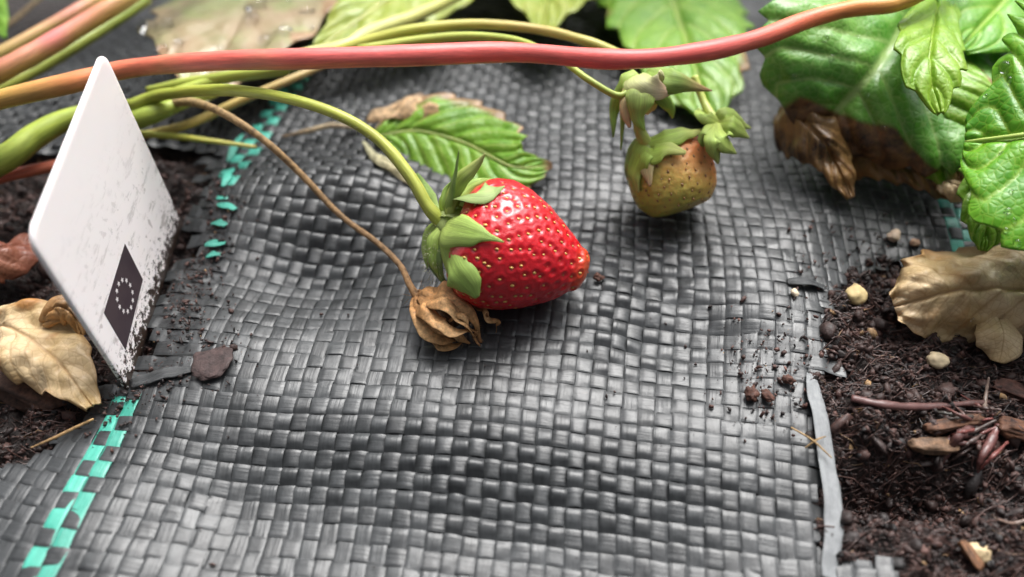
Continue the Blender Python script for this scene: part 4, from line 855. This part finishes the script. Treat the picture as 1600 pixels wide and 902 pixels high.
stalk('leaf_stalk', 'yellow brown stalk slanting up to the right beside the tag tip', [(210, 214, .7), (290, 196, .8), (370, 160, .9), (440, 130, 1.0), (520, 96, 1.1)], [.07, .08, .07, .06], [(.42, .34, .08), (.46, .34, .10), (.52, .38, .18)])
stalk('leaf_stalk', 'leafy green sheath where the stalks meet right of the tag tip', [(190, 195, 1.0), (240, 178, 1.2), (290, 160, 1.2), (340, 148, 1.1)], [.18, .15, .10, .03], [(.26, .34, .05), (.34, .42, .06), (.40, .46, .07)])
stalk('leaf_stalk', 'upper of two parallel yellow green stalks below the top leaves', [(500, 95, 1.6), (560, 70, 1.8), (640, 48, 2.0), (740, 38, 2.1), (840, 46, 2.1), (920, 66, 2.0), (980, 90, 1.8)], [.10, .10, .09, .08, .08, .08], [(.48, .46, .10), (.46, .48, .08), (.52, .40, .12), (.44, .46, .08)])
stalk('leaf_stalk', 'pale yellow green stalk base above the runner between the top leaves', [(400, 104, 1.6), (470, 86, 1.7), (540, 72, 1.7), (580, 50, 1.7), (660, 20, 1.7), (760, -30, 1.7)], [.07, .11, .13, .12, .10], [(.48, .48, .18), (.54, .54, .20), (.50, .50, .12)])
stalk('leaf_stalk', 'green stalk directly under the pink runner near the faded leaf', [(230, 140, 1.3), (300, 128, 1.4), (380, 116, 1.5), (470, 104, 1.6)], [.05, .09, .09, .05], [(.36, .42, .07)]*2)
# roots, twigs and chips on the soil
def ground(px, py, h=0):
    d = ray(px, py); z = 0
    for _ in range(16):
        p = CAM+d*((z-CAM.z)/d.z); z = .5*z+.5*(float(soil_z(np.array([p.x]), np.array([p.y]))[0])+h)
    return CAM+d*((z-CAM.z)/d.z)
def root(label, pts, rad, cols, name='root', cat='root', mat='root', k=9):
    o = tube(name, [ground(x, y, h) for x, y, h in pts], rad, cols, mat, None, k, gnarl=.10, flat=.75); recentre(o); return tag(o, label, cat)
def chip(label, pt, L_, w_, ang, col, name, cat):
    v, f = ICO3; sd_ = random.random()*40
    d = np.sign(v)*np.abs(v)**.55*np.array([L_, w_, w_*.6])                       # blocky splinter with split, fibrous ends
    d[:, 0] *= 1+.22*vnoise(v[:, 1]*5+sd_, v[:, 2]*5); d[:, 1:] *= (1+.45*fbm(v[:, 0]*1.6+sd_, v[:, 1]*5, v[:, 2]*5, o=4))[:, None]
    ca_, sa_ = math.cos(ang), math.sin(ang); d = np.c_[d[:, 0]*ca_-d[:, 1]*sa_, d[:, 0]*sa_+d[:, 1]*ca_, d[:, 2]]
    cc = np.array([col])*(.75+.6*np.clip(vnoise(v[:, 0]*1.5+sd_, v[:, 1]*9, v[:, 2]*9), -1, 1))[:, None]
    o = mesh(name, d, f, MAT['dry'], None, False, None, {'col': np.clip(cc, .01, 1)}); o.location = ground(pt[0], pt[1], pt[2]); return tag(o, label, cat)
RD = [(.11, .05, .045), (.08, .035, .03)]
root('long thin purplish root lying level across the soil below the tan leaf', [(1330, 622, .10), (1380, 632, .14), (1440, 636, .16), (1500, 632, .16), (1545, 628, .14)], [.05, .055, .05, .04], RD)
root('short pale upright root fibre standing beside the knot of roots', [(1538, 652, .1), (1540, 620, .22), (1545, 590, .3)], [.035, .03, .012], [(.2, .14, .11)]*2)
chip('orange brown wood chip above the paler chip in the root knot', (1490, 662, 0.14), 0.41, 0.08, 0.23, (0.16, 0.07, 0.035), 'wood_chip', 'wood chip')
chip('pale tan blocky wood chip left of the root knot', (1460, 696, 0.12), 0.32, 0.10, -0.04, (0.24, 0.14, 0.08), 'wood_chip', 'wood chip')
root('purple red root curving down from the knot on its left side', [(1520, 665, .15), (1500, 680, .22), (1485, 700, .2), (1470, 725, .1)], [.04, .06, .055, .03], RD)
root('reddish root pointing down in the middle of the root knot', [(1560, 665, .15), (1548, 690, .22), (1535, 712, .15), (1528, 735, .08)], [.04, .055, .05, .025], [(.13, .045, .04), (.08, .03, .025)])
root('thin root reaching left along the dark pit', [(1420, 728, .05), (1450, 724, .12), (1480, 720, .1)], [.02, .035, .02], [(.14, .11, .1)]*2)
chip('orange bark fragment at the right border of the soil', (1592, 672, 0.15), 0.29, 0.13, -0.32, (0.17, 0.07, 0.035), 'bark_piece', 'bark')
chip('reddish bark fragment below the hanging lobe of the tan leaf', (1585, 612, 0.14), 0.30, 0.13, -0.44, (0.13, 0.055, 0.04), 'bark_piece', 'bark')
chip('small orange brown splinter standing upright near the bottom right', (1518, 868, 0.12), 0.19, 0.06, 1.89, (0.24, 0.11, 0.05), 'wood_chip', 'wood chip')
root('thin brown root running to the bottom right past the pit', [(1560, 812, .06), (1585, 818, .1), (1620, 806, .1)], [.02, .025, .02], [(.2, .13, .1)]*2)
chip('ragged dark wood stub at the left border below the tan leaf', (40, 612, 0.22), 0.71, 0.19, -0.39, (0.12, 0.06, 0.04), 'wood_stub', 'wood')
o = recentre(tube('straw_twig', [P(48, 700, .06), P(85, 684, .09), P(118, 668, .10), P(146, 655, .12)], [.012, .022, .022, .016], [(.42, .26, .12), (.5, .32, .14)], 'dry')); tag(o, 'thin tan straw twig beside the left turquoise tape near the bottom', 'twig')
for a, b, lb in [((1236, 668), (1300, 716), 'thin golden straw lying slanted across the loose tape'), ((1258, 700), (1290, 682), 'short golden straw crossing the longer straw at the right cut')]:
    p0, p1 = P(*a, .12), P(*b, .16); o = recentre(tube('straw', [p0, (p0+p1)/2+Vector((0, 0, .06)), p1], [.012, .014, .008], [(.40, .26, .12)]*2, 'dry')); tag(o, lb, 'straw')
knot = thing('root_knot', ground(1540, 668, .1), 'tangled knot of thin dark red rootlets on the soil at the right', 'roots')
def knot_part(pts, rad, cols, k=6): return tube('rootlet', [ground(x, y, h) for x, y, h in pts], rad, cols, 'root', knot, k, gnarl=.2)
for k_ in range(26):
    x_, y_ = 1540+random.gauss(0, 22), 668+random.gauss(0, 16); a = random.uniform(1.6, 4.2); l = random.uniform(35, 95)
    knot_part([(x_, y_, .12), (x_+l*.5*math.cos(a), y_+l*.3*math.sin(a), .2), (x_+l*math.cos(a), y_+l*.62*math.sin(a), .05)], [.022, .026, .010], [(.10*random.uniform(.5, 1.6), .045, .038)]*2)
# clod on the mat
rock('soil_chip', 'flat purplish brown soil chip lying on the mat right of the tag', P(336, 568, .03), .25, (.055, .034, .032), 'soil chip', ICO4, .32, (1.05, .95, .16), .4, 'dry', None, False, 11.0, 1.3)
for px, py, r_, c_, lb in [(1335, 466, .19, (.55, .42, .20), 'largest round yellowish pebble on the soil left of the tan leaf'), (1460, 568, .16, (.62, .50, .32), 'flat cream pebble in the soil beneath the tan leaf'), (1395, 372, .12, (.60, .46, .34), 'cream pebble on the mat above the tan leaf'),
                           (1525, 866, .15, (.55, .42, .24), 'cream pebble in the soil near the bottom right corner'), (1241, 460, .07, (.6, .5, .36), 'tiny pale pebble on the mat at the right cut'), (1546, 880, .06, (.7, .68, .64), 'tiny white grain next to the bottom right pebble'), (1428, 382, .09, (.36, .22, .14), 'brown pebble just right of the cream one on the mat')]:
    p = ground(px, py, 0) if in_hole(*[np.array([q]) for q in list(P(px, py))[:2]])[0] else P(px, py, .03)
    rock('pebble', lb, p, r_, c_, 'pebble', ICO3, .22, (1, .75, .6), random.random()*3, 'stone', 'pebbles on the soil and mat')
for px, py, r_, lb in [(1172, 618, .10, 'dark brown soil lump left in the pair on the right side of the mat'), (1198, 622, .09, 'reddish soil lump right in the pair on the right side of the mat'), (1232, 596, .07, 'small rusty soil lump beside the loose tape top'), (934, 436, .07, 'dark soil grain right of the ripe strawberry tip')]:
    rock('soil_lump', lb, P(px, py, .05), r_, (.10, .042, .028), 'soil lump', ICO3, .5, (1.1, .8, .55), random.random()*3, 'dry', 'soil lumps on the mat', False)

# unseen strawberry foliage, added beyond the upper edge to block the low sky
row = thing('sky_screen_foliage', (0, 14, 0), 'leafy green strawberry plants added out of view to screen off the low sky', 'plant')
for k_ in range(16):
    x_ = -14+k_*1.9+random.uniform(-.8, .8); y_ = random.uniform(11.5, 15); z_ = random.uniform(2.5, 6.5); b0 = Vector((x_, y_+1.5, z_)); dx = random.uniform(-1.5, 1.5)
    r, b, c, u = leaf('leaf', '', [b0, b0+Vector((dx*.4, -1.3, .4)), b0+Vector((dx*.8, -2.6, .2)), b0+Vector((dx*1.2, -3.8, -.7))], [.3, 1.4, 1.9, 1.9, 1.5, .9, .1], 'leaf_green', n=8, curl=.15, nu=40, nv=25)
    b.name = 'leaf'; b.matrix_parent_inverse = Matrix(); b.parent = row; b.matrix_parent_inverse = row.matrix_basis.inverted(); bpy.data.objects.remove(r)
    tube('leaf_stalk', [Vector((0, 15, -.5)).lerp(b0, 0)+Vector((x_*.7, 0, 0)), Vector((x_*.85, y_+1.6, z_*.6)), b0], [.14, .11, .09], [(.42, .40, .1)]*2, 'stem', row, 8)
